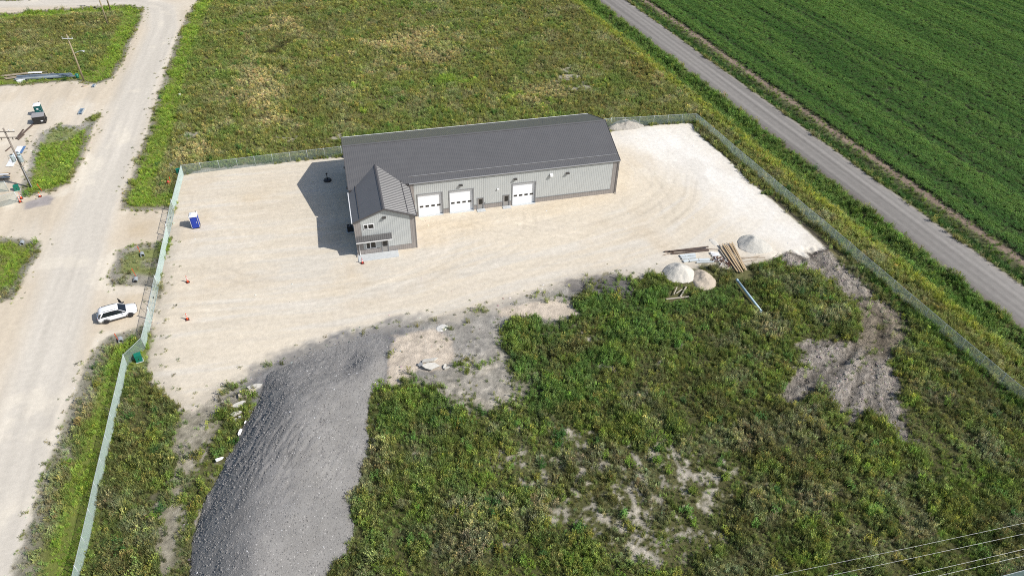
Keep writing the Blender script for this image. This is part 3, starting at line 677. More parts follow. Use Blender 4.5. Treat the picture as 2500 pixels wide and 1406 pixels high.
open_ = veg_all*m_clear*(1-m_mud*(1-0.05*(n_hi+0.5*n_mid > 0.06)))*(cc(np.pad(keep.astype(np.float32), ((1,1),(1,1)), mode='edge')) > 0.5)
def draw(dens):
    """points at the given density per square metre"""
    lam = dens*CELL*CELL; n = RNG.poisson(lam); i, j = np.nonzero(n); c = n[i, j]; i = np.repeat(i, c); j = np.repeat(j, c)
    return gx[i]+RNG.uniform(-0.5, 0.5, len(i))*CELL, gy[j]+RNG.uniform(-0.5, 0.5, len(i))*CELL
PAL = {'olive': C(0.235,0.258,0.085), 'brown': C(0.185,0.165,0.08), 'tan': C(0.395,0.378,0.262), 'bright': C(0.26,0.385,0.058), 'mid': C(0.135,0.245,0.055), 'dark': C(0.065,0.14,0.035), 'yellow': C(0.32,0.325,0.065), 'grey': C(0.35,0.335,0.25)}
def tintmap(ws):
    tot = sum(w for w, _ in ws)+1e-6; return sum((w/tot)[..., None]*PAL[k] for w, k in ws)
na_ = fbm(PX, PY, 0.11, 4, 81); nb_ = fbm(PX, PY, 0.16, 4, 84); nc_ = fbm(PX, PY, 0.28, 4, 87); nd_ = fbm(PX, PY, 0.7, 3, 90)
Pw = lambda n, a, b: sstep(a, b, n)
def pick(n, probs):
    keys = [F_GRASS, F_WEED, F_SEED, F_LOW]; pr = np.stack(probs, 1); pr = pr/pr.sum(1, keepdims=True); u = RNG.rand(n)[:, None]; k = (u > np.cumsum(pr, 1)).sum(1).clip(0, 3)
    lo = np.array([q[0] for q in keys])[k]; hi = np.array([q[1] for q in keys])[k]
    return lo+np.floor(RNG.rand(n)*(hi-lo)).astype(int)
def jitter(t, n, a=0.27): return t*(1+RNG.normal(0, a, (n, 1)))*(1+RNG.normal(0, 0.07, (n, 3)))

# -- far meadow and left verges (everything outside the yard, not crop side)
lot = sstep(-0.3, -1.2, sdf(GP([(449,428),(1697,300),(2520,1007),(199,1406),(312,893),(355,851),(388,704)])))
m_back = open_*(1-m_fore)*(1-in_crop_strip)*(1-0.93*lot*(PY < -6))
rightside = sstep(-2, 4, RD-(R_LEFT-16))                     # slope down to the paved road
brightv = sstep(4.8, 3.4, sd_road+1.2*n_mid)*sstep(0.7, 1.8, sd_road+0.8*n_mid)*(PX < -10)
brightv = np.where(PY < -5, sstep(2.6, 3.6, sd_road+0.9*n_mid)*(PX < -18), brightv)
brightv = np.maximum(brightv, sstep(0.4, -0.8, sdf(GP([(190,345),(235,300),(246,277),(215,350),(190,410),(165,450),(130,464),(112,462),(130,420),(165,370)]))+edge)*0.9)*(1-0.9*m_med)
tanm = blobs([(1000,110,120,40),(1060,140,130,40),(640,250,80,80),(610,180,40,60),(690,60,50,20),(520,330,50,30),(1300,220,80,30),(470,380,60,30),(1560,170,40,40)])
limem = blobs([(1110,200,70,14),(1250,240,60,10),(880,215,22,8),(885,272,14,8),(1350,250,60,10)])
darkm = blobs([(690,115,25,14),(665,130,20,10),(690,170,20,10)])
T_back = tintmap([(1.1+0*na_, 'olive'), (0.7*Pw(na_, 0.02, 0.18), 'brown'), (1.0*Pw(nb_, -0.02, 0.18), 'mid'), (1.3*Pw(tanm+1.3*nc_+0.9*nd_, 0.25, 0.95)+0.6*Pw(nc_+0.4*nd_, 0.02, 0.2), 'tan'), (4*Pw(limem+0.6*nd_, 0.4, 0.8)+5*brightv, 'bright'), (0.5*Pw(nd_, 0.05, 0.2), 'yellow'), (3*Pw(darkm, 0.4, 0.8), 'brown')])
T_back = T_back*(1-0.55*Pw(darkm+0.4*nd_, 0.5, 0.9)[..., None])
rstrip = sstep(2.6, 1.4, np.abs(RD-(R_LEFT-2.9)+0.8*n_mid)); ystrip = sstep(1.3, 0.5, np.abs(RD-(R_LEFT-6.4)+1.0*n_mid))
T_right = tintmap([(0.9+0*na_, 'olive'), (3.5*rstrip, 'mid'), (1.6*rstrip*Pw(nd_, -0.05, 0.1), 'dark'), (2.2*ystrip, 'yellow'), (1.1*ystrip, 'bright'), (0.7*Pw(nb_, 0, 0.2), 'brown'), (0.7*Pw(nc_, 0.05, 0.2)*(1-rstrip), 'tan')])
T_back = T_back*(1-rightside[..., None])+T_right*rightside[..., None]
T_back = T_back*(1-(m_med+m_gv).clip(0, 1)[..., None]*0.5)+PAL['grey']*0.8*(m_med+m_gv).clip(0, 1)[..., None]*0.5
shm = (shoulder*0.85*(PY < -5))[..., None]; T_back = T_back*(1-shm)+PAL['grey']*0.85*shm
shl = sstep(1.6, 0.2, sd_road+1.5*n_mid+0.8*n_hi)
rown = fbm(RS*0.10, RD*0.8, 1.0, 3, 46); zg = fbm(PX, PY, 0.17, 3, 47)
dens = 14.0*(1+0.3*brightv)*m_back*(1-0.85*m_bb)*(1-0.62*m_med)*(1-0.6*m_gv)*(1-0.55*shoulder)*(0.75+1.0*(n_hi+0.5*n_mid)).clip(0.3, 1.6)
x, y = draw(dens); n = len(x); t = jitter(samp(T_back, x, y), n, 0.22)*np.array([[1.24, 1.24, 1.1]])
tn = samp(Pw(tanm+nc_, 0.25, 0.7), x, y); br = samp(brightv, x, y); sh = samp(np.maximum(shl, m_med*0.6), x, y); rs_ = samp(rightside, x, y)
zz = samp(sstep(-0.12, 0.12, zg), x, y)
form = pick(n, [0.15+0.8*zz+0.6*br, 0.75-0.6*zz+0.15*(1-tn)+0.3*rs_, 0.08+0.8*tn*(1-br), 0.02+1.2*sh])
size = (0.88+0.9*samp(n_mid+0.6*n_hi+0.6*rown, x, y)-0.3*br-0.4*sh+0.15*rs_).clip(0.35, 1.7)*RNG.uniform(0.7, 1.3, n)
scatter('meadow_grass', 'tall olive and tan grasses and weeds outside the fence', x, y, t, form, size, 0.9+0.2*RNG.rand(n))

# -- weeds inside the fence
lush = blobs([(1330,810,110,40),(1500,740,120,40),(1640,740,110,40),(1760,720,70,30),(1600,800,130,40),(1300,880,60,40),(1450,890,110,40),(960,1020,40,60),(1060,1000,80,40),(1000,930,30,20),(1490,690,50,20),(1350,960,120,40),(355,870,20,20)])
dryw = blobs([(1500,1130,150,60),(1330,1260,120,60),(1750,1080,120,60),(1900,790,90,40),(1980,1200,120,60),(2250,950,60,60),(950,1100,40,80),(2150,1330,140,60),(1120,1330,120,60)])
m_wf = open_*m_fore
T_fore = tintmap([(1.0+0*na_, 'olive'), (3.2*Pw(lush+0.9*nc_, 0.3, 0.75)+0.5*Pw(nb_, 0, 0.15), 'mid'), (1.0*Pw(na_, 0.02, 0.18), 'brown'), (1.3*Pw(dryw+1.2*nc_+0.8*nd_, 0.5, 0.95), 'grey'), (1.0*Pw(nc_-0.3*lush, 0.06, 0.2), 'tan'), (0.9*Pw(nd_, 0.03, 0.2), 'bright'), (0.5*Pw(-nd_, 0.05, 0.2), 'dark'), (0.6*Pw(nb_-nc_, 0.1, 0.3), 'yellow')])
fstrip = sstep(1.8, 0.6, np.abs(fd*0+sdf(GP([(1697,303),(2520,1012),(2560,1000),(1712,300)]))))      # greener line along the right fence
T_fore = T_fore*(1-0.7*fstrip[..., None])+PAL['mid']*1.15*0.7*fstrip[..., None]
thin = THIN
clump = (0.55+1.8*n_hi+1.2*n_mid).clip(0.12, 1.6)
ragged = sstep(4.0, 0.5, np.abs(sd_yard)+3*n_mid)*(PX < G(1425, 690)[0])*(PX > G(640, 900)[0])
dens = 25.0*m_wf*(1-0.88*ragged)*(1-0.93*m_bare)*(1-0.35*m_thin)*(1-0.80*m_bits)*(1-GSOIL*(1-0.36*sstep(-0.02, 0.10, n_mid+0.8*n_hi)))*(1-0.75*sstep(1.0, -0.5, STRIP_L+edge*2))*(1-0.96*m_grey)*(0.3*clump+0.7)
x, y = draw(dens); n = len(x); t = jitter(samp(T_fore, x, y), n, 0.32)*np.array([[1.0, 1.04, 1.0]])
lu = samp(Pw(lush, 0.15, 0.6), x, y); dr = samp(Pw(dryw+nc_, 0.25, 0.7), x, y); th = samp(np.maximum(Pw(thin, 0.2, 0.7), m_grey), x, y)
zz = samp(sstep(-0.12, 0.12, zg), x, y)
form = pick(n, [0.05+0.6*zz+0.25*dr, 0.75-0.5*zz+0.7*lu, 0.12+0.35*dr, 0.10+0.5*th])
size = (0.74+1.0*samp(n_mid+0.8*n_hi+0.7*rown, x, y)+0.12*lu-0.15*th).clip(0.3, 1.5)*RNG.uniform(0.65, 1.35, n)
scatter('weeds', 'mixed green and dry weeds covering the lot inside the fence', x, y, t, form, size, 1.0+0.35*RNG.rand(n))
# taller clumps standing out of the sward
x, y = draw(0.07*m_wf*(1-m_bare)*(1-ragged)*(1-GSOIL)+0.035*m_back*(1-brightv)*(1-m_med)); n = len(x)
k = RNG.randint(0, 4, n); cl = np.stack([PAL['mid']*1.15, PAL['dark']*1.2, PAL['bright']*0.8, PAL['yellow']*0.9])[k]
x = np.repeat(x, 5)+RNG.normal(0, 0.28, n*5); y = np.repeat(y, 5)+RNG.normal(0, 0.28, n*5); n5 = len(x)
scatter('tall_weeds', 'taller bushy weed clumps standing out of the sward', x, y, jitter(np.repeat(cl, 5, 0), n5, 0.18), F_WEED[0]+RNG.randint(0, 4, n5), RNG.uniform(0.9, 1.6, n5), np.full(n5, 1.15))

# -- sparse seedlings creeping onto the yard edge, the mud and the shoulders
ed = sstep(2.2, 0.2, np.abs(sd_yard+0.9))*(sd_white > 3)*m_yard*(PY < 2)*0.9+m_mud*(1-mlow)*3.0+m_mud*0.3+sstep(1.8, 0.3, np.abs(sd_road+0.3))*0.9*m_road*(PX < -20)
ed += m_yard*blobs([(480,1000,60,30),(560,960,60,25),(400,800,30,40),(395,860,25,40),(1330,720,60,14),(1160,770,60,14)])*2.2
ed += m_grey*0.8*(sd_yard > 0)*sstep(0, 3, sdf(BIG))
x, y = draw(ed*(n_hi > 0.02)*m_clear*keep[np.minimum(np.arange(NX), NX-2)][:, np.minimum(np.arange(NY), NY-2)]); n = len(x)
t = jitter(np.repeat((PAL['olive']*0.6+PAL['grey']*0.4)[None], n, 0), n)
scatter('seedlings', 'sparse small weeds creeping onto the gravel edges', x, y, t, F_LOW[0]+np.floor(RNG.rand(n)*3).astype(int), RNG.uniform(0.5, 1.3, n), np.ones(n))

# -- strip between the paved road and the crop
st_ = open_*in_crop_strip*(1-m_crop)*(1-0.8*sb)
dk = sstep(1.3, 0.6, np.abs(RD-(R_RIGHT+1.4)+0.4*n_mid))
T_s = tintmap([(0.7+0*na_, 'mid'), (2.4*dk, 'dark'), (1.0*Pw(nc_, -0.05, 0.2)*(1-dk), 'olive'), (0.9*Pw(nd_, 0.0, 0.2)*(1-dk), 'grey'), (0.5*(1-dk), 'bright')])
x, y = draw(5.5*st_*(RD < 60)); n = len(x)
scatter('ditch_grass', 'dark green ditch grass between the paved road and the crop', x, y, jitter(samp(T_s, x, y), n), pick(n, [np.full(n, .7), np.full(n, .3), np.full(n, .05), np.full(n, .1)]), RNG.uniform(0.6, 1.2, n)*(0.75+0.35*samp(dk, x, y)), np.ones(n))

# -- crop, sown in rows along the road
row = RD-R_CROP
track = np.zeros((NX, NY), np.float32)
for c0 in (4.5, 13.0, 14.8, 23.5, 31.0, 32.8, 44, 58, 59.8, 75): track = np.maximum(track, sstep(0.55, 0.15, np.abs(row-c0+0.25*n_lo+0.1*n_mid))*(0.5+vnoise(RS*0.12, row*0+c0, 5)))
band = fbm(RS*0.012, row*0.16, 1.0, 3, 95); cr = fbm(RS*0.018, row*0.75, 1.0, 3, 97)
dens = 8.5*m_crop*m_clear*(sd_view < 1.0)*(1-0.75*track.clip(0, 1))
x, y = draw(dens)
ro = -(x-rmid[0])*rdir[1]+(y-rmid[1])*rdir[0]-R_CROP
q = np.round(ro/0.5)*0.5-ro; x = x-rdir[1]*q*0.7; y = y+rdir[0]*q*0.7
n = len(x); bb = samp(band, x, y); cb = samp(cr, x, y)
w = np.clip(0.45+1.7*bb+2.0*cb, 0, 1)[:, None]
t = C(0.084, 0.188, 0.038)*(1-w)+C(0.172, 0.300, 0.062)*w
size = (0.95+0.5*bb+0.35*cb).clip(0.5, 1.4)*RNG.uniform(0.85, 1.15, n)
scatter('crop_plants', 'dense dark green crop rows in the field across the road', x, y, jitter(t, n, 0.10), F_CROP[0]+np.floor(RNG.rand(n)*3).astype(int), size, np.ones(n))

# -- loose stones: on the big gravel pile, clods on the mud, windrows at the road edges
xs_, ys2, zz_, dd_ = bigz
ii, jj = np.nonzero(dd_ > 0.05); k = RNG.randint(0, len(ii), 26000); px_ = xs_[ii[k]]+RNG.uniform(-.08, .08, len(k)); py_ = ys2[jj[k]]+RNG.uniform(-.08, .08, len(k)); pz_ = zz_[ii[k], jj[k]]
g_ = np.exp(RNG.normal(-1.5, 0.2, len(k)))[:, None]*np.array([[1, 0.97, 0.93]]); rare = RNG.rand(len(k)) < 0.004; g_[rare] = 0.5
sz = RNG.gamma(3.0, 0.028, len(k)).clip(0.04, 0.2)*np.where(rare, 1.3, 1)
o = scatter('gravel', 'loose crushed stones lying on the big grey pile', px_, py_, g_, RNG.randint(0, 4, len(k)), sz, np.full(len(k), 0.8), z=pz_, group=SCAT_ST, parent=big_pile)
x, y = draw(7.0*m_mud*mlow*(0.4+1.6*(fan > 0.0))*(sd_view < 1)); n = len(x)
scatter('mud_clods', 'dried grey mud clods thrown up in the churned patch', x, y, jitter(np.repeat(C(0.31, 0.275, 0.235)[None], n, 0), n, 0.2), RNG.randint(0, 4, n), RNG.gamma(3, 0.05, n).clip(0.08, 0.34), np.full(n, 0.9), group=SCAT_ST)
wr = sstep(0.7, 0.1, np.abs(sd_road+0.1+0.5*n_mid))*(PX < -15)*3.0+sstep(0.9, 0.2, np.abs(sd_yard+0.3+edge))*(sd_white > 2)*(PY < 2)*3.0+m_bare*1.2+m_grey*2.0+sstep(0.8, 0.1, np.abs(sd_yard-0.2))*(PY > 10)*2+m_yard*0.12
sdb = sdf(BIG); wr = wr+sstep(2.2, 0.0, sdb+1.5*n_mid)*(sdb > -0.3)*5.0
x, y = draw(wr*(sd_view < 1)*np.maximum(m_clear, (sdb > -0.5)*(sdb < 2.5))); n = len(x); nb = samp(sstep(2.5, 1.0, sdb), x, y)[:, None]; sc_ = samp(soil, x, y)*(1-nb)+C(0.21, 0.21, 0.205)*nb
scatter('stones', 'loose pale stones along gravel edges and bare patches', x, y, jitter(sc_*1.0, n, 0.25), RNG.randint(0, 4, n), RNG.gamma(3, 0.04, n).clip(0.05, 0.4), np.full(n, 0.75), group=SCAT_ST)

# ================================================================== THE METAL BUILDING
M_WALL = mat('light_grey_metal_siding', (0.455,0.472,0.462), 0.5, var=0.04, scale=0.8)
M_TAUPE = mat('taupe_metal_siding', (0.285,0.262,0.247), 0.5, var=0.05, scale=0.8)
M_ROOF = mat('charcoal_metal_roof', (0.108,0.105,0.103), 0.36, var=0.06, scale=0.6, spec=1.0)
M_TRIM = mat('charcoal_trim', (0.085,0.08,0.08), 0.45, var=0.05)
M_GTRIM = mat('mid_grey_trim', (0.235,0.24,0.245), 0.5, var=0.04)
M_WDOOR = mat('white_door_enamel', (0.86,0.88,0.90), 0.4, var=0.02, scale=1.0)
M_DOOR = mat('taupe_door_paint', (0.30,0.285,0.265), 0.45, var=0.03)
M_GLASS = mat('dark_glass', (0.012,0.013,0.014), 0.06, var=0.0, spec=0.6)
M_VINYL = mat('white_vinyl', (0.80,0.80,0.80), 0.4, var=0.02)
M_CONC = mat('pale_concrete', (0.50,0.52,0.52), 0.85, var=0.10, scale=2.5, bump=0.2)
M_GUT = mat('grey_gutter', (0.33,0.33,0.33), 0.4, var=0.05)
M_BLACK = mat('black_plastic', (0.02,0.02,0.022), 0.5, var=0.1)
M_WHITE = mat('white_metal', (0.72,0.72,0.71), 0.45, var=0.04)
M_DARKFIT = mat('dark_bronze_fitting', (0.05,0.046,0.042), 0.4, var=0.1)

XL, XR, WID, HE, RD_H = -4.78, 37.10, 15.87, 6.10, 8.93
A0, A1, AD, AH, AR = -4.76, 3.73, 7.85, 5.86, 7.50
bld = thing('metal_building', 'long light grey metal shop with charcoal roof and two-storey office wing', 'building', (0, 0, 0))

def rib_wall(u0, u1, z0, ztop, org, ud, nd, pitch=0.30, rib=0.05, depth=0.014, holes=()):
    """ribbed metal sheet in the vertical plane org + u*ud, ribs proud along nd; ztop is a number or a function of u"""
    mb = MB(); us = [(u0, 0.0)]
    k0 = math.ceil((u0+0.02)/pitch); u = k0*pitch
    while u < u1-0.06:
        for a, b in ((u-rib, 0), (u-rib*0.5, depth), (u+rib*0.5, depth), (u+rib, 0)):
            if u0 < a < u1: us.append((a, b))
        u += pitch
    us.append((u1, 0.0))
    cuts = sorted({c for h in holes for c in (h[0], h[1]) if u0 < c < u1})
    for c in cuts: us.append((c, 0.0))
    us = sorted(us); zt = ztop if callable(ztop) else (lambda u: ztop)
    def pt(u, d, z): return (org[0]+ud[0]*u+nd[0]*d, org[1]+ud[1]*u+nd[1]*d, z)
    for (ua, da), (ub, db) in zip(us[:-1], us[1:]):
        if ub-ua < 1e-4: continue
        um = (ua+ub)/2; spans = [(z0, None)]
        hs = sorted([h for h in holes if h[0] < um < h[1]], key=lambda h: h[2])
        segs = []; zb = z0
        for h in hs:
            if h[2] > zb+1e-3: segs.append((zb, h[2], False))
            zb = h[3]
        segs.append((zb, None, True))
        for s0, s1, top in segs:
            za, zc = (zt(ua), zt(ub)) if top else (s1, s1)
            if min(za, zc) <= s0+1e-3 and max(za, zc) <= s0+1e-3: continue
            mb.add([pt(ua, da, s0), pt(ub, db, s0), pt(ub, db, max(zc, s0)), pt(ua, da, max(za, s0))], [(0, 1, 2, 3)])
    return mb
def part(mb, name, m, parent=bld, smooth=False, label=None):
    o = mb.build(name, m, parent, smooth)
    if label: o['label'] = label
    return o
WZ = 0.86
BIGD = [(5.10, 8.78), (9.96, 13.60), (19.88, 23.50)]; BIGH = 3.86
PD = [(14.28, 15.22), (18.38, 19.34)]; PDH = 2.05
holes = [(a-0.12, b+0.12, 0.0, BIGH+0.12) for a, b in BIGD]+[(a-0.06, b+0.06, 0.0, PDH+0.06) for a, b in PD]
# front wall of the shop
part(rib_wall(4.62, 36.1, WZ+0.03, HE, (0, 0), (1, 0), (0, -1), holes=holes), 'wall', M_WALL)
he = sorted(holes); ws_ = [(a_, b_) for a_, b_ in zip([4.62]+[h_[1] for h_ in he], [h_[0] for h_ in he]+[36.1]) if b_-a_ > 0.05]
for a_, b_ in ws_: part(rib_wall(a_, b_, 0.0, WZ, (0, -0.004), (1, 0), (0, -1)), 'wainscot', M_TAUPE)
part(rib_wall(A1+0.02, 4.60, 0.0, HE, (0, -0.002), (1, 0), (0, -1)), 'corner_panel', M_TAUPE)
part(rib_wall(36.12, XR, 0.0, HE, (0, -0.002), (1, 0), (0, -1)), 'corner_panel', M_TAUPE)
t = MB(); t.bbox(XR-0.04, XR+0.05, -0.06, 0.03, 0, HE-0.05); part(t, 'corner_trim', M_TRIM)
# end and back walls
def gable(y): return HE+(RD_H-HE)*(1-abs(y-WID/2)/(WID/2))-0.06
part(rib_wall(0.03, WID, WZ, lambda u: gable(u), (XR, 0), (0, 1), (1, 0)), 'wall', M_WALL)
part(rib_wall(0.03, WID, 0.0, WZ-0.02, (XR+0.004, 0), (0, 1), (1, 0)), 'wainscot', M_TAUPE)
part(rib_wall(0.0, WID, WZ, lambda u: gable(u), (XL, 0), (0, 1), (-1, 0)), 'wall', M_WALL)
part(rib_wall(0.0, WID, 0.0, WZ-0.02, (XL-0.004, 0), (0, 1), (-1, 0)), 'wainscot', M_TAUPE)
part(rib_wall(XL+0.02, XR-0.02, 0.0, HE, (0, WID), (1, 0), (0, 1)), 'wall', M_WALL)
for a_, b_ in ws_: part(MB().bbox(a_+0.03, b_-0.03, -0.075, -0.045, WZ-0.02, WZ+0.05), 'wainscot_trim', M_GTRIM)

def rib_roof(x0, x1, e, r, name, pitch=0.30, rib=0.05, depth=0.018, th=0.05, axis='x', clip=None):
    """one roof slope: e=(v,z) at the eave, r=(v,z) at the ridge; ribs run from eave to ridge"""
    mb = MB(); us = [(x0, 0.0)]; u = math.ceil((x0+0.03)/pitch)*pitch
    while u < x1-0.06:
        us += [(u-rib, 0), (u-rib*0.55, depth), (u+rib*0.55, depth), (u+rib, 0)]; u += pitch
    us.append((x1, 0.0))
    for (ua, da), (ub, db) in zip(us[:-1], us[1:]):
        if ub-ua < 1e-5: continue
        def P(u, d, q):
            v, z = q
            return (u, v, z+d) if axis == 'x' else (v, u, z+d)
        r1 = r if clip is None else None
        if clip is None: qa = qb = r; ea = eb = e
        else: ea, qa = clip(ua); eb, qb = clip(ub)
        mb.add([P(ua, da, ea), P(ub, db, eb), P(ub, db, qb), P(ua, da, qa)], [(0, 1, 2, 3)])
    return mb
OV = 0.10
sl = (RD_H-HE)/(WID/2)
eF = (-OV-0.04, HE-sl*(OV+0.04)+0.05); rT = (WID/2, RD_H+0.05); eB = (WID+OV+0.04, HE-sl*(OV+0.04)+0.05)
part(rib_roof(XL-0.10, XR+0.10, eF, rT, 'roof'), 'roof', M_ROOF, label='charcoal ribbed front roof slope')
part(rib_roof(XL-0.10, XR+0.10, eB, rT, 'roof'), 'roof', M_ROOF, label='charcoal ribbed back roof slope')
t = MB(); t.add([(XL-0.11, WID/2-0.24, RD_H+0.015), (XR+0.11, WID/2-0.24, RD_H+0.015), (XR+0.11, WID/2, RD_H+0.115), (XL-0.11, WID/2, RD_H+0.115), (XR+0.11, WID/2+0.24, RD_H+0.015), (XL-0.11, WID/2+0.24, RD_H+0.015)], [(0,1,2,3),(3,2,4,5)])
part(t, 'ridge_cap', M_ROOF)
for x in (XL-0.115, XR+0.115):
    for e_, r_ in ((eF, rT), (eB, rT)):
        t = MB(); t.add([(x-0.03, e_[0], e_[1]+0.06), (x+0.03, e_[0], e_[1]+0.06), (x+0.03, r_[0], r_[1]+0.06), (x-0.03, r_[0], r_[1]+0.06), (x-0.03, e_[0], e_[1]-0.16), (x+0.03, e_[0], e_[1]-0.16), (x+0.03, r_[0], r_[1]-0.16), (x-0.03, r_[0], r_[1]-0.16)],
              [(0,1,2,3),(4,7,6,5),(0,3,7,4),(1,5,6,2),(0,4,5,1),(3,2,6,7)])
        part(t, 'rake_trim', M_TRIM)
t = MB(); t.bbox(A1+0.2, XR+0.1, -0.28, -0.145, HE-0.12, HE-0.01); part(t, 'gutter', M_GUT)
t = MB(); t.bbox(A1+0.2, XR+0.1, -0.135, -0.05, HE-0.26, HE-0.02); part(t, 'fascia', M_TRIM)
t = MB(); t.bbox(XL-0.1, XR+0.1, WID+0.145, WID+0.27, HE-0.12, HE+0.0); part(t, 'gutter', M_WHITE)
def snow_bar(x0, x1, y, z):
    t = MB(); t.bbox(x0, x1, y-0.03, y+0.03, z+0.05, z+0.10)
    return t
part(snow_bar(A1+0.3, XR-0.2, 1.05, HE+sl*1.05+0.03), 'snow_guard', M_GUT)
t = MB()
t.tube((XR-0.15, -0.2, HE-0.1), (XR-0.12, -0.1, HE-0.45), 0.05); t.tube((XR-0.12, -0.1, HE-0.45), (XR-0.12, -0.1, 0.25), 0.05); t.tube((XR-0.12, -0.1, 0.25), (XR-0.05, -0.4, 0.1), 0.05); part(t, 'downspout', M_TAUPE)

# overhead doors
def overhead_door(a, b):
    d = bpy.data.objects.new('overhead_door', None); COL.objects.link(d); d.parent = bld; d.location = ((a+b)/2, 0, 0)
    w = b-a; y = 0.22; n = 5; sh = BIGH/n
    for i in range(n):
        z0 = i*sh+0.003; z1 = (i+1)*sh-0.003
        mb = MB(); mb.bbox(-w/2, w/2, y, y+0.05, z0, z1)
        mb.build('door_section', M_WDOOR, d)
    for k in range(4):
        cx = -w/2+w*(0.5+k)/4*0.96+0.08; z = 1.56
        mb = MB(); mb.bbox(cx-0.27, cx+0.27, y-0.022, y-0.002, z-0.15, z+0.15); mb.build('window_frame', M_DARKFIT, d)
        mb = MB(); mb.bbox(cx-0.22, cx+0.22, y-0.03, y-0.023, z-0.10, z+0.10); mb.build('window_pane', M_GLASS, d)
    mb = MB(); mb.bbox(-w/2-0.14, -w/2, -0.06, 0.27, 0, BIGH+0.14); mb.bbox(w/2, w/2+0.14, -0.06, 0.27, 0, BIGH+0.14); mb.bbox(-w/2, w/2, -0.06, 0.27, BIGH+0.0, BIGH+0.14); mb.build('door_frame', M_GTRIM, d)
    mb = MB(); mb.bbox(-w/2-0.1, w/2+0.1, -0.35, 0.3, -0.05, 0.02); mb.build('sill', M_CONC, d)
    return d
for a, b in BIGD: overhead_door(a, b)
def entry_door(a, b, H, y, gl, slab=True, base=0.0):
    d = bpy.data.objects.new('entry_door', None); COL.objects.link(d); d.parent = bld; d.location = ((a+b)/2, y, base); w = b-a
    mb = MB(); mb.bbox(-w/2+0.05, w/2-0.05, 0.02, 0.07, 0.03, H-0.05); mb.build('door_leaf', M_DOOR, d)
    mb = MB(); mb.bbox(-w/2-0.06, -w/2+0.05, -0.06, 0.1, 0, H+0.06); mb.bbox(w/2-0.05, w/2+0.06, -0.06, 0.1, 0, H+0.06); mb.bbox(-w/2+0.05, w/2-0.05, -0.06, 0.1, H-0.05, H+0.06); mb.build('door_frame', M_GTRIM, d)
    g0, g1, z0, z1 = gl
    mb = MB(); mb.bbox(g0-0.03, g1+0.03, 0.003, 0.018, z0-0.03, z1+0.03); mb.build('window_frame', M_DARKFIT, d)
    mb = MB(); mb.bbox(g0, g1, -0.006, 0.002, z0, z1); mb.build('window_pane', M_GLASS, d)
    mb = MB(); mb.tube((w/2-0.14, -0.05, 1.02), (w/2-0.14, 0.02, 1.02), 0.025); mb.tube((w/2-0.14, -0.05, 1.02), (w/2-0.26, -0.05, 1.02), 0.015); mb.build('handle', M_GUT, d)
    if slab:
        mb = MB(); mb.bbox(-w/2-0.16, w/2+0.22, -0.85, -0.065, -0.12, 0.10); mb.build('door_step', M_CONC, d)
    return d
entry_door(*PD[0], PDH, 0.0, (-0.22, 0.27, 0.92, 1.80)); entry_door(*PD[1], PDH, 0.0, (-0.22, 0.27, 0.92, 1.80))
# wall lights, vents
def wall_light(x, y, z, ux=(1, 0)):
    d = bpy.data.objects.new('wall_light', None); COL.objects.link(d); d.parent = bld; d.location = (x, y, z)
    if ux == (0, 1): d.rotation_euler = (0, 0, -math.pi/2)
    mb = MB(); mb.add([(-0.26,-0.05,-0.1),(0.26,-0.05,-0.1),(0.26,-0.05,0.16),(-0.26,-0.05,0.16),(-0.26,-0.38,-0.02),(0.26,-0.38,-0.02),(0.26,-0.34,0.06),(-0.26,-0.34,0.06)], [(0,1,2,3),(4,7,6,5),(0,4,5,1),(3,2,6,7),(0,3,7,4),(1,5,6,2)]); mb.build('housing', M_DARKFIT, d)
    mb = MB(); mb.bbox(-0.2, 0.2, -0.34, -0.12, -0.10, -0.075); mb.build('lens', M_VINYL, d)
    return d
for x in (11.75, 20.25, 28.65): wall_light(x, 0, 4.78)
for yy in (3.0, 9.0, 12.5): wall_light(XL, yy, 4.6, (0, 1))
def hood(x, z, s, m):
    mb = MB(); mb.add([(x-s/2,-0.04,z-s/2),(x+s/2,-0.04,z-s/2),(x+s/2,-0.04,z+s/2),(x-s/2,-0.04,z+s/2),(x-s/2,-s*0.9,z-s*0.35),(x+s/2,-s*0.9,z-s*0.35),(x+s/2,-s*0.75,z+s*0.2),(x-s/2,-s*0.75,z+s*0.2)], [(0,1,2,3),(4,7,6,5),(0,4,5,1),(3,2,6,7),(0,3,7,4),(1,5,6,2)])
    o = mb.build('vent_hood', m, bld); return o
hood(26.0, 4.80, 0.46, M_WHITE); hood(17.5, 3.36, 0.24, M_WHITE)
t = MB(); t.bbox(15.40, 15.52, -0.12, -0.04, 1.05, 1.22); part(t, 'outlet_box', M_GTRIM)

# ---- office wing
AC_ = (A0+A1)/2; AY = -AD
asl = (AR-AH)/((A1-A0)/2)
def agable(u): return AR-asl*abs(u-AC_)-0.05
ah = [(-3.50, -2.04, 4.28, 5.14), (-3.50, -2.06, 0.92, 2.06), (-1.26, -0.36, 0.0, 2.06)]
part(rib_wall(A0+0.90, A1-0.76, WZ+0.05, agable, (0, AY), (1, 0), (0, -1), holes=ah), 'wall', M_WALL)
for a_, b_ in ((A0+0.90, -1.26), (-0.36, A1-0.76)): part(rib_wall(a_, b_, 0.0, WZ+0.03, (0, AY-0.004), (1, 0), (0, -1)), 'wainscot', M_TAUPE)
part(rib_wall(A0, A0+0.88, 0.0, agable, (0, AY-0.002), (1, 0), (0, -1)), 'corner_panel', M_TAUPE)
part(rib_wall(A1-0.74, A1, 0.0, agable, (0, AY-0.002), (1, 0), (0, -1)), 'corner_panel', M_TAUPE)
part(rib_wall(0.0, AD-0.01, 0.0, AH, (A1, AY), (0, 1), (1, 0)), 'wall', M_TAUPE)
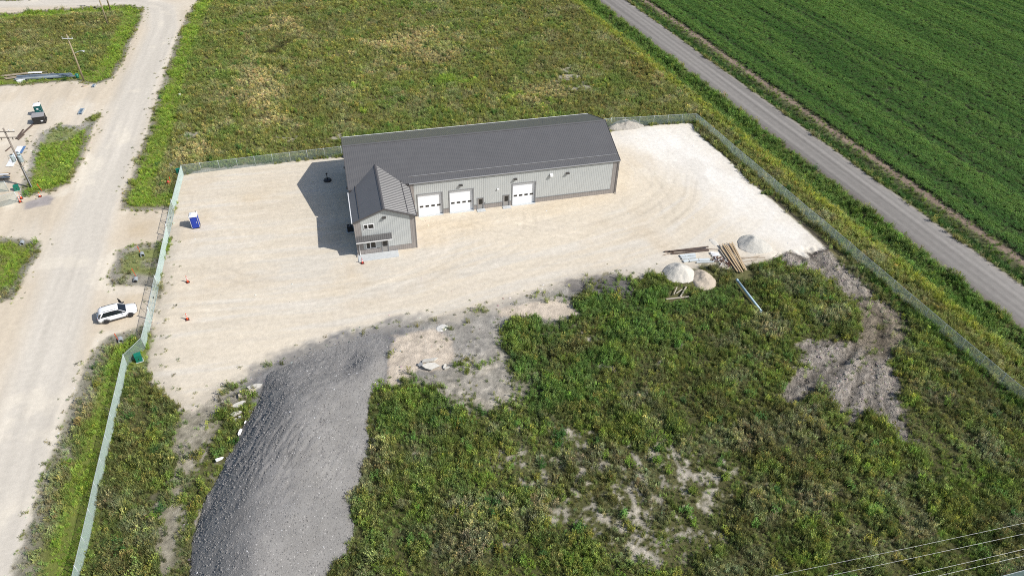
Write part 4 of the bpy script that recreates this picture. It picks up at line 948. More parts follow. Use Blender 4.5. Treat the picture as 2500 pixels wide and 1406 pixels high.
part(rib_wall(0.0, AD-0.01, 0.0, AH, (A0, AY), (0, 1), (-1, 0)), 'wall', M_WALL)
for x in (A0+0.0, A1): part(MB().bbox(x-0.05, x+0.05, AY-0.06, AY+0.02, 0, AH-0.1), 'corner_trim', M_TAUPE)
ovf = 0.38; ovs = 0.16
def mainroof_y(z): return (z-HE-0.05)/sl                       # where the wing's roof runs into the shop roof
def wing_slope(side):
    xe = A0-ovs if side < 0 else A1+ovs; ze = AH-asl*ovs+0.05; zr = AR+0.05
    mb = MB(); pitch = 0.46; y0 = AY-ovf; y1 = mainroof_y(zr)+0.02
    prof = [(y0, 0.0)]; y = y0+0.25
    while y < y1-0.08:
        rh = 0.075 if side > 0 else 0.02; prof += [(y-0.06, 0), (y-0.03, rh), (y+0.03, rh), (y+0.06, 0)]
        if side > 0: prof += [(y+0.13, 0), (y+0.17, 0.03), (y+0.19, 0.0), (y+0.26, 0.0), (y+0.30, 0.03), (y+0.32, 0.0)]
        y += pitch
    prof.append((y1, 0.0)); prof = [p for p in sorted(prof) if y0 <= p[0] <= y1]
    def eave(y):                                              # beyond the shop wall the eave climbs along the valley
        zv = HE+0.05+sl*y-0.03
        if zv <= ze: return (xe, ze)
        q = min(1.0, (zv-ze)/(zr-ze)); return (xe+(AC_-xe)*q, ze+(zr-ze)*q)
    for (ya, da), (yb, db) in zip(prof[:-1], prof[1:]):
        if yb-ya < 1e-5: continue
        (xa, za), (xb, zb) = eave(ya), eave(yb)
        mb.add([(xa, ya, za+da), (xb, yb, zb+db), (AC_, yb, zr+db), (AC_, ya, zr+da)], [(0, 1, 2, 3)])
    return mb
part(wing_slope(1), 'roof', M_ROOF, label='sunlit ribbed roof slope of the office wing')
part(wing_slope(-1), 'roof', M_ROOF, label='shaded ribbed roof slope of the office wing')
yr = mainroof_y(AR+0.05)
t = MB(); t.add([(AC_-0.22, AY-ovf-0.02, AR+0.03), (AC_, AY-ovf-0.02, AR+0.135), (AC_+0.22, AY-ovf-0.02, AR+0.03), (AC_-0.22, yr-0.3, AR+0.03), (AC_, yr, AR+0.135), (AC_+0.22, yr-0.3, AR+0.03)], [(0,1,4,3),(1,2,5,4)])
part(t, 'ridge_cap', M_TRIM)
t = MB()
for s in (-1, 1):
    xe = A0-ovs if s < 0 else A1+ovs; ze = AH-asl*ovs
    for y_ in (AY-ovf-0.03,):
        t.add([(xe, y_, ze+0.10), (AC_, y_, AR+0.10), (AC_, y_, AR-0.13), (xe, y_, ze-0.13), (xe, y_+0.028, ze+0.10), (AC_, y_+0.028, AR+0.10), (AC_, y_+0.028, AR-0.13), (xe, y_+0.028, ze-0.13)], [(0,1,2,3),(4,7,6,5),(0,4,5,1),(3,2,6,7),(0,3,7,4),(1,5,6,2)])
part(t, 'rake_trim', M_TRIM)
t = MB()
for s in (-1, 1):
    xe = A0-ovs if s < 0 else A1+ovs; ze = AH-asl*ovs
    t.add([(xe, AY-ovf, ze-0.06), (AC_, AY-ovf, AR-0.06), (AC_, AY-0.03, AR-0.06), (xe, AY-0.03, ze-0.06)], [(0,1,2,3)])
part(t, 'soffit', M_GTRIM)
for s in (-1, 1):
    xe = A0-ovs if s < 0 else A1+ovs; ze = AH-asl*ovs
    t = MB(); t.bbox(min(xe, xe+s*0.13), max(xe, xe+s*0.13), AY-ovf, -0.35, ze-0.08, ze+0.04); part(t, 'gutter', M_WHITE if s < 0 else M_TRIM)
    xb = xe-s*1.05; zb = ze+asl*1.05
    t = MB(); t.bbox(xb-0.03, xb+0.03, AY-ovf+0.25, 0.35+(0.6 if s > 0 else 0.6), zb+0.09, zb+0.15); part(t, 'snow_guard', M_TRIM)
t = MB(); t.path([(A0-0.2, AY-0.3, AH-0.15), (A0-0.02, AY-0.12, AH-0.5), (A0-0.02, AY-0.12, 0.3), (A0-0.2, AY-0.5, 0.12)], 0.045); part(t, 'downspout', M_TAUPE)
def window(x0, x1, z0, z1, split):
    d = bpy.data.objects.new('window', None); COL.objects.link(d); d.parent = bld; d.location = ((x0+x1)/2, AY, (z0+z1)/2); w = (x1-x0)/2; h = (z1-z0)/2; f = 0.085
    mb = MB(); mb.bbox(-w, w, -0.07, 0.04, h-f, h); mb.bbox(-w, w, -0.07, 0.04, -h, -h+f); mb.bbox(-w, -w+f, -0.07, 0.04, -h+f, h-f); mb.bbox(w-f, w, -0.07, 0.04, -h+f, h-f)
    sx = -w+split*(2*w); mb.bbox(sx-0.06, sx+0.06, -0.07, 0.04, -h+f, h-f); mb.build('window_frame', M_VINYL, d)
    for a, b in ((-w+f, sx-0.06), (sx+0.06, w-f)):
        mb = MB(); mb.bbox(a, b, -0.01, 0.01, -h+f, h-f); mb.build('window_pane', M_GLASS, d)
window(-3.50, -2.04, 4.28, 5.14, 0.41); window(-3.50, -2.06, 0.92, 2.06, 0.43)
entry_door(-1.26, -0.36, 2.06, AY, (-0.25, 0.27, 1.05, 1.86), slab=False, base=0.0)
wall_light(-0.55, AY, 5.95)
# entrance canopy
can = bpy.data.objects.new('entrance_canopy', None); COL.objects.link(can); can.parent = bld
mb = MB(); x0, x1 = A0-0.05, 0.22; u = x0; prof = [(x0, 0)]
while u+0.18 < x1:
    u += 0.29
    if u+0.05 < x1: prof += [(u-0.05, 0), (u-0.02, 0.045), (u+0.02, 0.045), (u+0.05, 0)]
prof.append((x1, 0))
yb, zb_, yf, zf = AY-0.04, 3.24, AY-1.12, 2.93
for (ua, da), (ub, db) in zip(prof[:-1], prof[1:]): mb.add([(ua, yf, zf+da), (ub, yf, zf+db), (ub, yb, zb_+db), (ua, yb, zb_+da)], [(0, 1, 2, 3)])
mb.build('canopy_roof', M_ROOF, can)
mb = MB(); mb.bbox(x0, x1, yf-0.06, yf-0.005, zf-0.12, zf+0.02); mb.build('gutter', M_WHITE, can)
mb = MB()
for x in (x0+0.02, x1-0.02): mb.add([(x-0.02, yf, zf-0.02), (x-0.02, yb, zb_-0.02), (x-0.02, yb, zf-0.42), (x-0.02, yf, zf-0.12), (x+0.02, yf, zf-0.02), (x+0.02, yb, zb_-0.02), (x+0.02, yb, zf-0.42), (x+0.02, yf, zf-0.12)], [(0,1,2,3),(4,7,6,5),(0,4,5,1),(3,2,6,7),(0,3,7,4),(1,5,6,2)])
mb.bbox(x0+0.05, x1-0.05, yf+0.02, yb, zf-0.09, zf-0.05); mb.build('canopy_frame', M_TRIM, can)
mb = MB(); mb.path([(x0+0.34, yf-0.03, zf-0.1), (x0+0.36, AY-0.12, zf-0.5), (x0+0.36, AY-0.12, 0.3), (x0+0.36, AY-0.4, 0.14)], 0.045); mb.build('downspout', M_WHITE, can)
t = MB(); t.bbox(A0-0.05, 0.90, AY-1.62, AY-0.065, -0.1, 0.09); part(t, 'entrance_slab', M_CONC)

part(MB().bbox(A1-0.75, A1+0.22, -0.20, 0.30, HE-0.45, HE-0.10), 'valley_closure', M_TRIM); part(MB().bbox(XL-0.06, XL+0.75, -0.20, 0.30, HE-0.45, HE-0.10), 'valley_closure', M_TRIM)
# air conditioner and the dark post in the building's shade
ac = thing('air_conditioner', 'dark air conditioner on a pad against the office wing wall', 'air conditioner', (-5.42, -1.6, 0.02))
MB().bbox(-0.55, 0.55, -0.6, 0.6, -0.05, 0.09).build('pad', M_CONC, ac)
MB().bbox(-0.42, 0.42, -0.42, 0.42, 0.09, 0.92).build('cabinet', M_BLACK, ac)
MB().hollow((0, 0, 0.92), (0, 0, 0.97), 0.36, 0.30, 20).build('fan_ring', M_DARKFIT, ac)
mb = MB()
for k in range(4): a = k*math.pi/2; mb.box((0.14*math.cos(a), 0.14*math.sin(a), 0.935), (0.26, 0.08, 0.01), a)
mb.build('fan_blade', M_GTRIM, ac)
p = G(800, 442)
dp = thing('post_stand', 'dark post on a round base standing in the building shadow', 'post', (p[0], p[1], gz1(*p)))
MB().lathe([(0.62, 0), (0.66, 0.08), (0.6, 0.24), (0.3, 0.28)], 20).build('base', M_BLACK, dp, True)
MB().tube((0, 0, 0.2), (0, 0, 1.45), 0.07, 0.05, 8).build('post', M_BLACK, dp)
MB().box((0, 0, 1.3), (0.32, 0.10, 0.12)).build('crosspiece', M_BLACK, dp)
for k, (px, py) in enumerate(((842, 402), (845, 441), (841, 391))):
    pass

# ================================================================== FENCES AND GATES
M_GALV = mat('galvanised_steel', (0.46,0.50,0.50), 0.5, 0.3, var=0.10, scale=2)
M_WIRE = mat('green_grey_chain_wire', (0.29,0.375,0.345), 0.55, 0.1, var=0.05)
M_RUST = mat('rusty_steel', (0.20,0.13,0.09), 0.8, 0.2, var=0.25, scale=5)
FH = 1.85
def wire_panel(L, H, pitch=0.075, r=0.0043):
    mb = MB(); n = int((L+H)/pitch)
    def strip(a, b, off):
        d = Vector((b[0]-a[0], 0, b[1]-a[1])).normalized(); nrm = Vector((-d.z, 0, d.x))*r; A = Vector((a[0], off, a[1])); B = Vector((b[0], off, b[1])); up = Vector((0, r*1.4, 0))
        mb.add([A-nrm-up*0.5, A+nrm-up*0.5, A+up, B-nrm-up*0.5, B+nrm-up*0.5, B+up], [(0, 1, 4, 3), (1, 2, 5, 4), (2, 0, 3, 5)])
    for i in range(1, n+1):
        c = i*pitch
        a = (max(0, c-H), min(c, H)); b = (min(c, L), max(0, c-L))
        if a != b: strip(a, b, 0.004); strip((L-a[0], a[1]), (L-b[0], b[1]), -0.004)
    return mb.mesh('mesh_panel', M_WIRE)
FENCE_N = 0
def fence(label, pts, bay=3.0, H=FH, braces=(), ends=True, name='chain_link_fence'):
    """posts, rails and wire panels along a line of ground points"""
    base = pts[0]; o = thing(name, label, 'fence', (base[0], base[1], gz1(*base)), group='chain link fences round the lot'); o_in = Vector(o.location)
    for a, b in zip(pts[:-1], pts[1:]):
        L = math.dist(a, b); n = max(1, round(L/bay)); az = math.atan2(b[1]-a[1], b[0]-a[0]); step = L/n; me = wire_panel(step, H-0.06); post = None
        for i in range(n+1):
            t = i/n; x = a[0]+(b[0]-a[0])*t; y = a[1]+(b[1]-a[1])*t; z = gz1(x, y); big = i in (0, n)
            if not (i == n and b is not pts[-1]):
                mb = MB(); r = 0.045 if big else 0.03; mb.tube((0, 0, -0.3), (0, 0, H+0.02), r, n=8); mb.lathe([(r*1.25, H+0.02), (r*1.2, H+0.06), (0.01, H+0.09)], 8)
                mb.build('post', M_GALV, o, True, loc=(x-o_in.x, y-o_in.y, z-o_in.z))
            if i < n:
                x2 = a[0]+(b[0]-a[0])*(i+1)/n; y2 = a[1]+(b[1]-a[1])*(i+1)/n; z2 = gz1(x2, y2)
                w = bpy.data.objects.new('mesh_panel', me); COL.objects.link(w); w.parent = o; w.location = (x-o_in.x, y-o_in.y, (z+z2)/2+0.03-o_in.z); w.rotation_euler = (0, -math.asin(max(-0.3, min(0.3, (z2-z)/step)))*0, az)
                mb = MB(); mb.tube((x-o_in.x, y-o_in.y, z+H-0.02-o_in.z), (x2-o_in.x, y2-o_in.y, z2+H-0.02-o_in.z), 0.024, n=6); mb.build('top_rail', M_GALV, o)
    return o
def gate(label, p, q, H=FH+0.1, leaves=2):
    p = np.array(p); q = np.array(q); c = (p+q)/2; L = np.linalg.norm(q-p); az = math.atan2(q[1]-p[1], q[0]-p[0])
    o = thing('double_gate', label, 'gate', (c[0], c[1], gz1(*c)+0.06), az, 'double gates in the roadside fence')
    lw = (L-0.24)/leaves
    for k in range(leaves):
        x0 = -L/2+0.08+k*(lw+0.08); x1 = x0+lw
        mb = MB(); r = 0.03
        mb.tube((x0, 0, 0.06), (x1, 0, 0.06), r, n=6); mb.tube((x0, 0, H), (x1, 0, H), r, n=6); mb.tube((x0, 0, 0.06), (x0, 0, H), r, n=6); mb.tube((x1, 0, 0.06), (x1, 0, H), r, n=6); mb.build('leaf_frame', M_GALV, o)
        mb = MB(); mb.tube((x0, 0, H*0.52), (x1, 0, H*0.52), 0.022, n=6); mb.tube(((x0+x1)/2, 0, 0.06), ((x0+x1)/2, 0, H), 0.022, n=6); mb.build('cross_bar', M_GALV, o)
        mb = MB(); a, b = (x0, x1) if k == 0 else (x1, x0); m_ = (x0+x1)/2
        mb.tube((a, 0, 0.06), (m_, 0, H), 0.02, n=6); mb.tube((m_, 0, 0.06), (b, 0, H), 0.02, n=6); mb.build('brace', M_GALV, o)
        w = bpy.data.objects.new('mesh_panel', wire_panel(lw, H-0.1, 0.075, 0.0018)); COL.objects.link(w); w.parent = o; w.location = (x0, 0.03, 0.08)
    mb = MB(); mb.box((0, 0, 1.0), (0.32, 0.12, 0.16)); mb.build('latch', M_BLACK, o)
    for s in (-1, 1):
        mb = MB(); mb.tube((s*L/2, 0, -0.3), (s*L/2, 0, H+0.15), 0.06, n=10); mb.lathe([(0.075, H+0.15), (0.07, H+0.2), (0.01, H+0.25)], 10, (s*L/2, 0, 0)); mb.build('gate_post', M_GALV, o, True)
    return o
NWc = G(449, 428); NEc = G(1697, 300); SEc = G(2500, 990)
d_ = np.array(SEc)-np.array(NEc); FRc = tuple(np.array(NEc)+d_*1.62)
fr0 = np.array(G(2440, 1407, FH)); fr1 = np.array(G(2500, 1391, FH)); fdv = (fr1-fr0)/np.linalg.norm(fr1-fr0)
t_ = np.cross(np.array(NEc)-fr0, d_)/np.cross(fdv, d_) if False else ((np.array(NEc)-fr0)[0]*d_[1]-(np.array(NEc)-fr0)[1]*d_[0])/(fdv[0]*d_[1]-fdv[1]*d_[0])
FRc = tuple(fr0+fdv*t_)
fence('chain link fence along the right side, between the weed lot and the paved road', [NEc, FRc])
fence('chain link fence along the front of the weed lot, crossing the lower right corner', [FRc, tuple(fr0-fdv*6)])
fence('chain link fence along the back of the yard behind the grey building', [NWc, (XL+2, G(835, 382)[1]+0.4), (XR-1, 22.5), NEc] if False else [NWc, G(835, 381), G(1490, 311), NEc])
g1n, g1s, g2n, g2s = G(427, 517), G(414, 578), G(388, 704), G(372, 782)
fence('short chain link fence from the back corner to the upper gate', [NWc, g1n], 3.2)
gate('chain link double gate at the upper driveway nearest the blue toilet', g1n, g1s)
fence('chain link fence between the two driveways beside the weedy median', [g1s, g2n])
gate('chain link double gate at the driveway where the white car stands', g2n, g2s)
fence('short pale chain link fence just below the white car driveway', [g2s, G(355, 851)])
fence('chain link fence jogging past the green utility box then along the road', [G(355, 851), G(312, 893), G(199, 1406), tuple(np.array(G(199, 1406))+(np.array(G(199, 1406))-np.array(G(292, 1000)))*0.35)])
fence('chain link fence with gate frame at the far left lot entrance', [G(47, 494), G(0, 507), tuple(np.array(G(0, 507))*2-np.array(G(47, 494)))], 2.6)
fence('chain link panel beside the far left lumber stack', [G(22, 468), G(-40, 474)], 2.6)

# ================================================================== CAR
M_CARW = mat('white_car_paint', (0.80,0.81,0.82), 0.22, var=0.01, spec=0.6)
M_CGLASS = mat('tinted_car_glass', (0.012,0.016,0.022), 0.05, var=0.0, spec=0.7)
M_TYRE = mat('tyre_rubber', (0.018,0.018,0.018), 0.8, var=0.1)
M_RIM = mat('dark_alloy', (0.06,0.06,0.065), 0.35, 0.6, var=0.05)
M_CLAD = mat('black_cladding', (0.025,0.025,0.027), 0.6, var=0.05)
M_TAIL = mat('red_lamp', (0.12,0.008,0.01), 0.2, var=0.0)
M_LAMP = mat('clear_lamp', (0.10,0.11,0.12), 0.1, var=0.0)
M_SEAT = mat('black_interior', (0.02,0.02,0.02), 0.8, var=0.1)
def car():
    pr, pf = np.array(G(264, 789.5)), np.array(G(319.2, 774)); dv = (pf-pr)/np.linalg.norm(pf-pr); az = math.atan2(dv[1], dv[0]); nl = np.array([-dv[1], dv[0]])
    wb = 2.80; c = (pr+pf)/2+nl*0.83
    o = thing('car', 'white SUV stopped in the driveway with its far front door open', 'car', (c[0], c[1], gz1(*c)+0.0), az)
    # lower body: rounded sections along x (front is +x)
    def ring(x, hw, zb, zt, cr=0.16, tuck=0.06):
        pts = [(-hw+tuck, zb), (hw-tuck, zb), (hw, zb+0.18), (hw+0.012, (zb+zt)/2), (hw-0.02, zt-cr), (hw-cr, zt-0.02), (0, zt+0.025), (-hw+cr, zt-0.02), (-hw+0.02, zt-cr), (-hw-0.012, (zb+zt)/2), (-hw, zb+0.18)]
        return [(x, y, z) for y, z in pts]
    S = [(-2.30, .66, .52, .86), (-2.24, .80, .42, 1.00), (-2.05, .89, .33, 1.06), (-1.4, .935, .27, 1.07), (-0.4, .94, .25, 1.05), (0.5, .94, .25, 1.03), (1.0, .93, .26, 1.01), (1.5, .92, .28, .97), (1.95, .88, .31, .90), (2.20, .78, .36, .82), (2.31, .60, .42, .70)]
    MB().loft([ring(*s) for s in S]).build('body', M_CARW, o, True)
    # greenhouse (glass) and roof skin
    def gring(x, wb_, wt, zb, zt): return [(x, -wb_, zb), (x, wb_, zb), (x, wt, zt-0.03), (x, wt*0.6, zt), (x, -wt*0.6, zt), (x, -wt, zt-0.03)]
    gs = [(-2.12, .80, .70, 1.00, 1.06), (-1.95, .82, .68, 1.02, 1.40), (-1.62, .84, .69, 1.02, 1.585), (-0.6, .85, .71, 1.00, 1.63), (0.15, .86, .70, 1.0, 1.585), (0.40, .86, .68, 1.0, 1.50), (1.12, .84, .76, .98, 1.03)]
    MB().loft([gring(*g) for g in gs]).build('window', M_CGLASS, o, False)
    rr = []
    for x, w, z in ((-1.98, .60, 1.47), (-1.75, .67, 1.585), (-1.55, .70, 1.625), (-0.6, .725, 1.665), (0.15, .705, 1.62), (0.33, .67, 1.57)):
        rr.append([(x, -w, z-0.05), (x, w, z-0.05), (x, w, z-0.015), (x, w*0.6, z+0.005), (x, -w*0.6, z+0.005), (x, -w, z-0.015)])
    MB().loft(rr).build('roof', M_CARW, o, True)
    mb = MB()
    for s in (-1, 1):
        for (xa, za, ya), (xb, zb2, yb2), w in (((0.30, 1.56, .68), (1.05, 1.02, .83), .05), ((-1.5, 1.60, .69), (-1.95, 1.03, .83), .11)):
            mb.tube((xa, s*ya, za), (xb, s*yb2, zb2), w*0.75, n=6)
    mb.build('pillar', M_CARW, o, True)
    mb = MB()
    for s in (-1, 1): mb.path([(-1.5, s*.60, 1.64), (-1.4, s*.60, 1.70), (0.0, s*.60, 1.68), (0.1, s*.60, 1.61)], 0.022)
    mb.build('roof_rail', M_CLAD, o)
    mb = MB()
    for s in (-1, 1): mb.box((0.0, s*.945, .34), (1.9, .04, .18))
    mb.box((-2.27, 0, .52), (.10, 1.3, .2)); mb.box((2.27, 0, .5), (.12, 1.2, .2)); mb.build('sill_cladding', M_CLAD, o)
    for x in (-1.4, 1.4):
        for s in (-1, 1):
            w = MB(); w.lathe([(0.30, -0.11), (0.345, -0.09), (0.36, -0.03), (0.36, 0.03), (0.345, 0.09), (0.30, 0.11)], 24)
            wm = w.build('wheel', M_TYRE, o, True, loc=(x, s*.86, .36)); wm.rotation_euler = (math.pi/2, 0, 0)
            r = MB(); r.lathe([(0.05, -0.03), (0.05, 0.03)], 10); r.hollow((0, 0, -0.04), (0, 0, 0.04), 0.27, 0.235, 20)
            for k in range(5): a = k*1.2566; r.box((0.14*math.cos(a), 0.14*math.sin(a), 0), (0.22, 0.05, 0.05), a)
            rm = r.build('rim', M_RIM, wm, loc=(0, 0, -s*0.095))
            ar = MB(); ring_ = []
            for i in range(13):
                a = math.pi*i/12-0.0; ring_.append((x+0.43*math.cos(a), s*.955, .36+0.43*math.sin(a)))
            ar.path(ring_, 0.035, 5); ar.build('wheel_arch', M_CLAD, o)
    for s in (-1, 1):
        MB().box((2.17, s*.62, .78), (.10, .30, .06), s*-0.5).build('headlight', M_LAMP, o)
        MB().box((-2.245, s*.66, .95), (.06, .30, .07), s*0.35).build('tail_light', M_TAIL, o)
    MB().box((-2.285, 0, .80), (.02, .5, .12)).build('number_plate', M_WHITE, o)
    d = MB(); d.box((-0.48, 0, 0.62), (0.98, 0.06, 0.70)); d.add([(-0.96, -0.02, 0.97), (-0.05, -0.02, 0.97), (-0.42, -0.04, 1.5), (-0.93, -0.04, 1.55), (-0.96, 0.02, 0.97), (-0.05, 0.02, 0.97), (-0.42, 0.0, 1.5), (-0.93, 0.0, 1.55)], [(0,1,2,3),(4,7,6,5),(0,4,5,1),(3,2,6,7),(0,3,7,4),(1,5,6,2)])
    dm = d.build('door', M_SEAT, o, loc=(0.92, 0.95, 0)); dm.rotation_euler = (0, 0, -1.02); dm['label'] = 'open front door seen from its dark inside'
    MB().box((-0.48, 0.055, 0.62), (0.98, 0.03, 0.68)).build('door_skin', M_CARW, dm)
    for s in (-1,): MB().box((0.72, s*1.03, 1.05), (.12, .2, .13)).build('wing_mirror', M_CARW, o)
    MB().box((-0.15, 0.12, 1.08), (.12, .2, .13)).build('wing_mirror', M_CLAD, dm)
    return o
car()

# ================================================================== PORTABLE TOILETS, DUMPSTER, UTILITY BOXES
M_BLUE = mat('blue_toilet_plastic', (0.012,0.045,0.36), 0.5, var=0.06)
M_TEAL = mat('teal_toilet_plastic', (0.012,0.10,0.10), 0.5, var=0.06)
M_PALE = mat('white_plastic', (0.74,0.75,0.76), 0.5, var=0.04)
def toilet(label, px, py, rz, body, dz=0.0):
    x, y = G(px, py); o = thing('portable_toilet', label, 'portable toilet', (x, y, gz1(x, y)), rz)
    mb = MB(); mb.bbox(-0.56, 0.56, -0.56, 0.56, 0.0, 0.10); mb.build('base', M_BLACK, o)
    mb = MB(); mb.bbox(-0.53, 0.53, -0.50, 0.53, 0.10, 2.02)
    for s in (-1, 1):
        for k in range(5): mb.bbox(s*0.535-0.015, s*0.535+0.015, -0.42+k*0.2, -0.34+k*0.2, 0.2, 1.9)
    mb.build('cabin', body, o)
    mb = MB()
    for s in (-1, 1):
        for t in (-1, 1): mb.bbox(s*0.535-0.02, s*0.535+0.02, t*0.535-0.02, t*0.535+0.02, 0.1, 2.05)
    mb.build('corner_post', M_PALE if body is M_BLUE else body, o)
    d = MB(); d.bbox(-0.40, 0.40, -0.555, -0.505, 0.14, 1.95); do = d.build('door', body, o)
    MB().bbox(0.26, 0.34, -0.58, -0.557, 1.0, 1.16).build('handle', M_PALE, do)
    if body is M_TEAL: MB().bbox(-0.16, 0.16, -0.565, -0.557, 1.35, 1.6).build('sign', M_PALE, do)
    r = MB(); r.loft([[(-.60,-.60,2.04),(.60,-.60,2.04),(.60,.60,2.04),(-.60,.60,2.04)], [(-.60,-.60,2.10),(.60,-.60,2.10),(.60,.60,2.10),(-.60,.60,2.10)], [(-.48,-.46,2.26),(.48,-.46,2.26),(.48,.46,2.26),(-.48,.46,2.26)], [(-.2,-.3,2.33),(.2,-.3,2.33),(.2,.3,2.33),(-.2,.3,2.33)]]); r.build('roof', M_PALE, o)
    MB().tube((0.4, 0.4, 2.0), (0.4, 0.4, 2.5), 0.05).build('vent_pipe', M_BLACK, o)
    return o
toilet('blue portable toilet with white roof standing in the gravel yard', 480, 554, 0.05, M_BLUE)
toilet('teal portable toilet with white roof behind the black dumpster', 100, 282, 0.12, M_TEAL)
x, y = G(101, 300)
o = thing('dumpster', 'black steel dumpster in front of the teal toilet', 'dumpster', (x, y, gz1(x, y)), 0.10)
mb = MB(); mb.loft([[(-.95,-.70,.12),(.95,-.70,.12),(.95,.75,.12),(-.95,.75,.12)], [(-1.0,-.85,1.45),(1.0,-.85,1.45),(1.0,.60,1.45),(-1.0,.60,1.45)]]); mb.bbox(-1.05, 1.05, -0.9, -0.82, 1.38, 1.48); mb.bbox(-0.98, 0.98, 0.52, 0.62, 1.46, 1.62)
for s in (-1, 1): mb.bbox(s*1.06-0.06, s*1.06+0.06, -0.4, 0.5, 0.55, 0.75)
mb.build('bin', M_BLACK, o)
mb = MB(); mb.add([(-1.02,-.9,1.50),(1.02,-.9,1.50),(1.02,.64,1.66),(-1.02,.64,1.66),(-1.02,-.9,1.54),(1.02,-.9,1.54),(1.02,.64,1.70),(-1.02,.64,1.70)], [(0,3,2,1),(4,5,6,7),(0,1,5,4),(1,2,6,5),(2,3,7,6),(3,0,4,7)]); mb.build('lid', mat('faded_grey_lid', (0.30,0.29,0.29), 0.6), o)
for s in (-.6, .6):
    for t_ in (-.5, .5): MB().tube((s-0.04, t_, 0.07), (s+0.04, t_, 0.07), 0.07, n=10).build('caster', M_TYRE, o)
MB().bbox(0.25, 0.62, -0.815, -0.80, 0.55, 0.75).build('sign', M_PALE, o)
M_UGREEN = mat('utility_green_enamel', (0.008,0.16,0.105), 0.45, var=0.06)
def ubox(label, px, py, w, d, h, rz):
    x, y = G(px, py); o = thing('utility_box', label, 'utility box', (x, y, gz1(x, y)-0.02), rz, 'green utility boxes by the fences')
    MB().bbox(-w/2-0.06, w/2+0.06, -d/2-0.06, d/2+0.06, 0, 0.07).build('base', M_CONC, o)
    b = MB(); b.loft([[(-w/2,-d/2,.07),(w/2,-d/2,.07),(w/2,d/2,.07),(-w/2,d/2,.07)], [(-w/2,-d/2,h*.86),(w/2,-d/2,h*.86),(w/2,d/2,h*.86),(-w/2,d/2,h*.86)]]); b.build('cabinet', M_UGREEN, o)
    l = MB(); l.loft([[(-w/2-.02,-d/2-.02,h*.865),(w/2+.02,-d/2-.02,h*.865),(w/2+.02,d/2+.02,h*.865),(-w/2-.02,d/2+.02,h*.865)], [(-w/2-.02,-d/2-.02,h*.93),(w/2+.02,-d/2-.02,h*.93),(w/2+.02,d/2+.02,h),(-w/2-.02,d/2+.02,h)]]); l.build('lid', M_UGREEN, o)
    MB().bbox(-.04, .04, -d/2-.03, -d/2-.002, h*.4, h*.55).build('handle', M_BLACK, o)
ubox('green utility box inside the jog of the roadside fence', 341, 880, 0.72, 0.6, 1.1, 0.25)
ubox('green utility box outside the back corner of the fence', 437, 424, 0.6, 0.5, 0.9, 0.2)
ubox('green utility box near the transformer pole at far left', 43, 465, 0.7, 0.55, 0.95, 0.2)

# ================================================================== CONES, STAKES, CULVERTS, HYDRANT
M_ORANGE = mat('safety_orange', (0.75,0.10,0.03), 0.5, var=0.05)
M_REDOR = mat('faded_red_orange', (0.60,0.07,0.05), 0.55, var=0.08)
M_RUB = mat('cone_base_rubber', (0.10,0.03,0.025), 0.8, var=0.1)
def cone(label, px, py, h=1.0, pink=False, tilt=0.0):
    x, y = G(px, py); o = thing('traffic_cone', label, 'traffic cone', (x, y, gz1(x, y)+0.01), random.uniform(0, 1.5))
    o.rotation_euler[1] = tilt
    MB().prism([(-.24,-.24),(.24,-.24),(.24,.24),(-.24,.24)], 0, 0.05).build('base', M_RUB, o)
    def band(z0, z1, m, nm):
        r = lambda z: 0.15+(0.035-0.15)*(z/h)
        MB().lathe([(r(z0), z0), (r(z1), z1)], 14).build(nm, m, o, True)
    M_ = M_REDOR if pink else M_ORANGE
    band(0.05, 0.42*h, M_, 'cone_body'); band(0.42*h, 0.56*h, M_PALE, 'reflective_band'); band(0.56*h, 0.68*h, M_, 'cone_body'); band(0.68*h, 0.80*h, M_PALE, 'reflective_band'); band(0.80*h, h, M_, 'cone_body')
cone('tall red traffic cone alone in the yard, upper of two near the roadside fence', 459, 690, 1.1); cone('tall red traffic cone in the yard, lower of two near the roadside fence', 458, 781, 1.05, tilt=0.03)
cone('pinkish traffic cone tucked against the lower driveway gate', 366, 789, 0.9, True); cone('red traffic cone at the corner of the office entrance slab', 885, 643, 0.95, True)
cone('tall orange and white cone beside the gravel patch at far left', 53, 486, 1.1); cone('orange and white cone nearest the far left fence gate', 50, 494, 1.0); cone('short bright orange cone at the tip of the grass patch, far left', 98, 481, 0.75)
def stake(label, px, py, h, lean):
    x, y = G(px, py); o = thing('marker_stake', label, 'marker stake', (x, y, gz1(x, y)-0.1), 0); o.rotation_euler = (0, lean, 0)
    MB().box((0, 0, h/2), (0.06, 0.03, h)).build('shaft', M_ORANGE, o); MB().box((0, 0, h*0.85), (0.10, 0.035, 0.3)).build('flag', M_ORANGE, o)
stake('orange marker stake beside the upper median culvert', 344, 620, 1.5, -0.05); stake('orange marker stake beside the lower median culvert', 332, 674, 1.5, -0.1); stake('orange marker stake at the culvert below the white car', 290, 833, 1.5, -0.06); stake('thin orange marker stake beside the short orange cone', 103, 467, 1.5, -0.18)
stake('red marker stake beside the hydrant', 418, 449, 1.4, 0.02)
M_CULV = mat('galvanised_culvert', (0.42,0.45,0.47), 0.5, 0.3, var=0.15, scale=4)
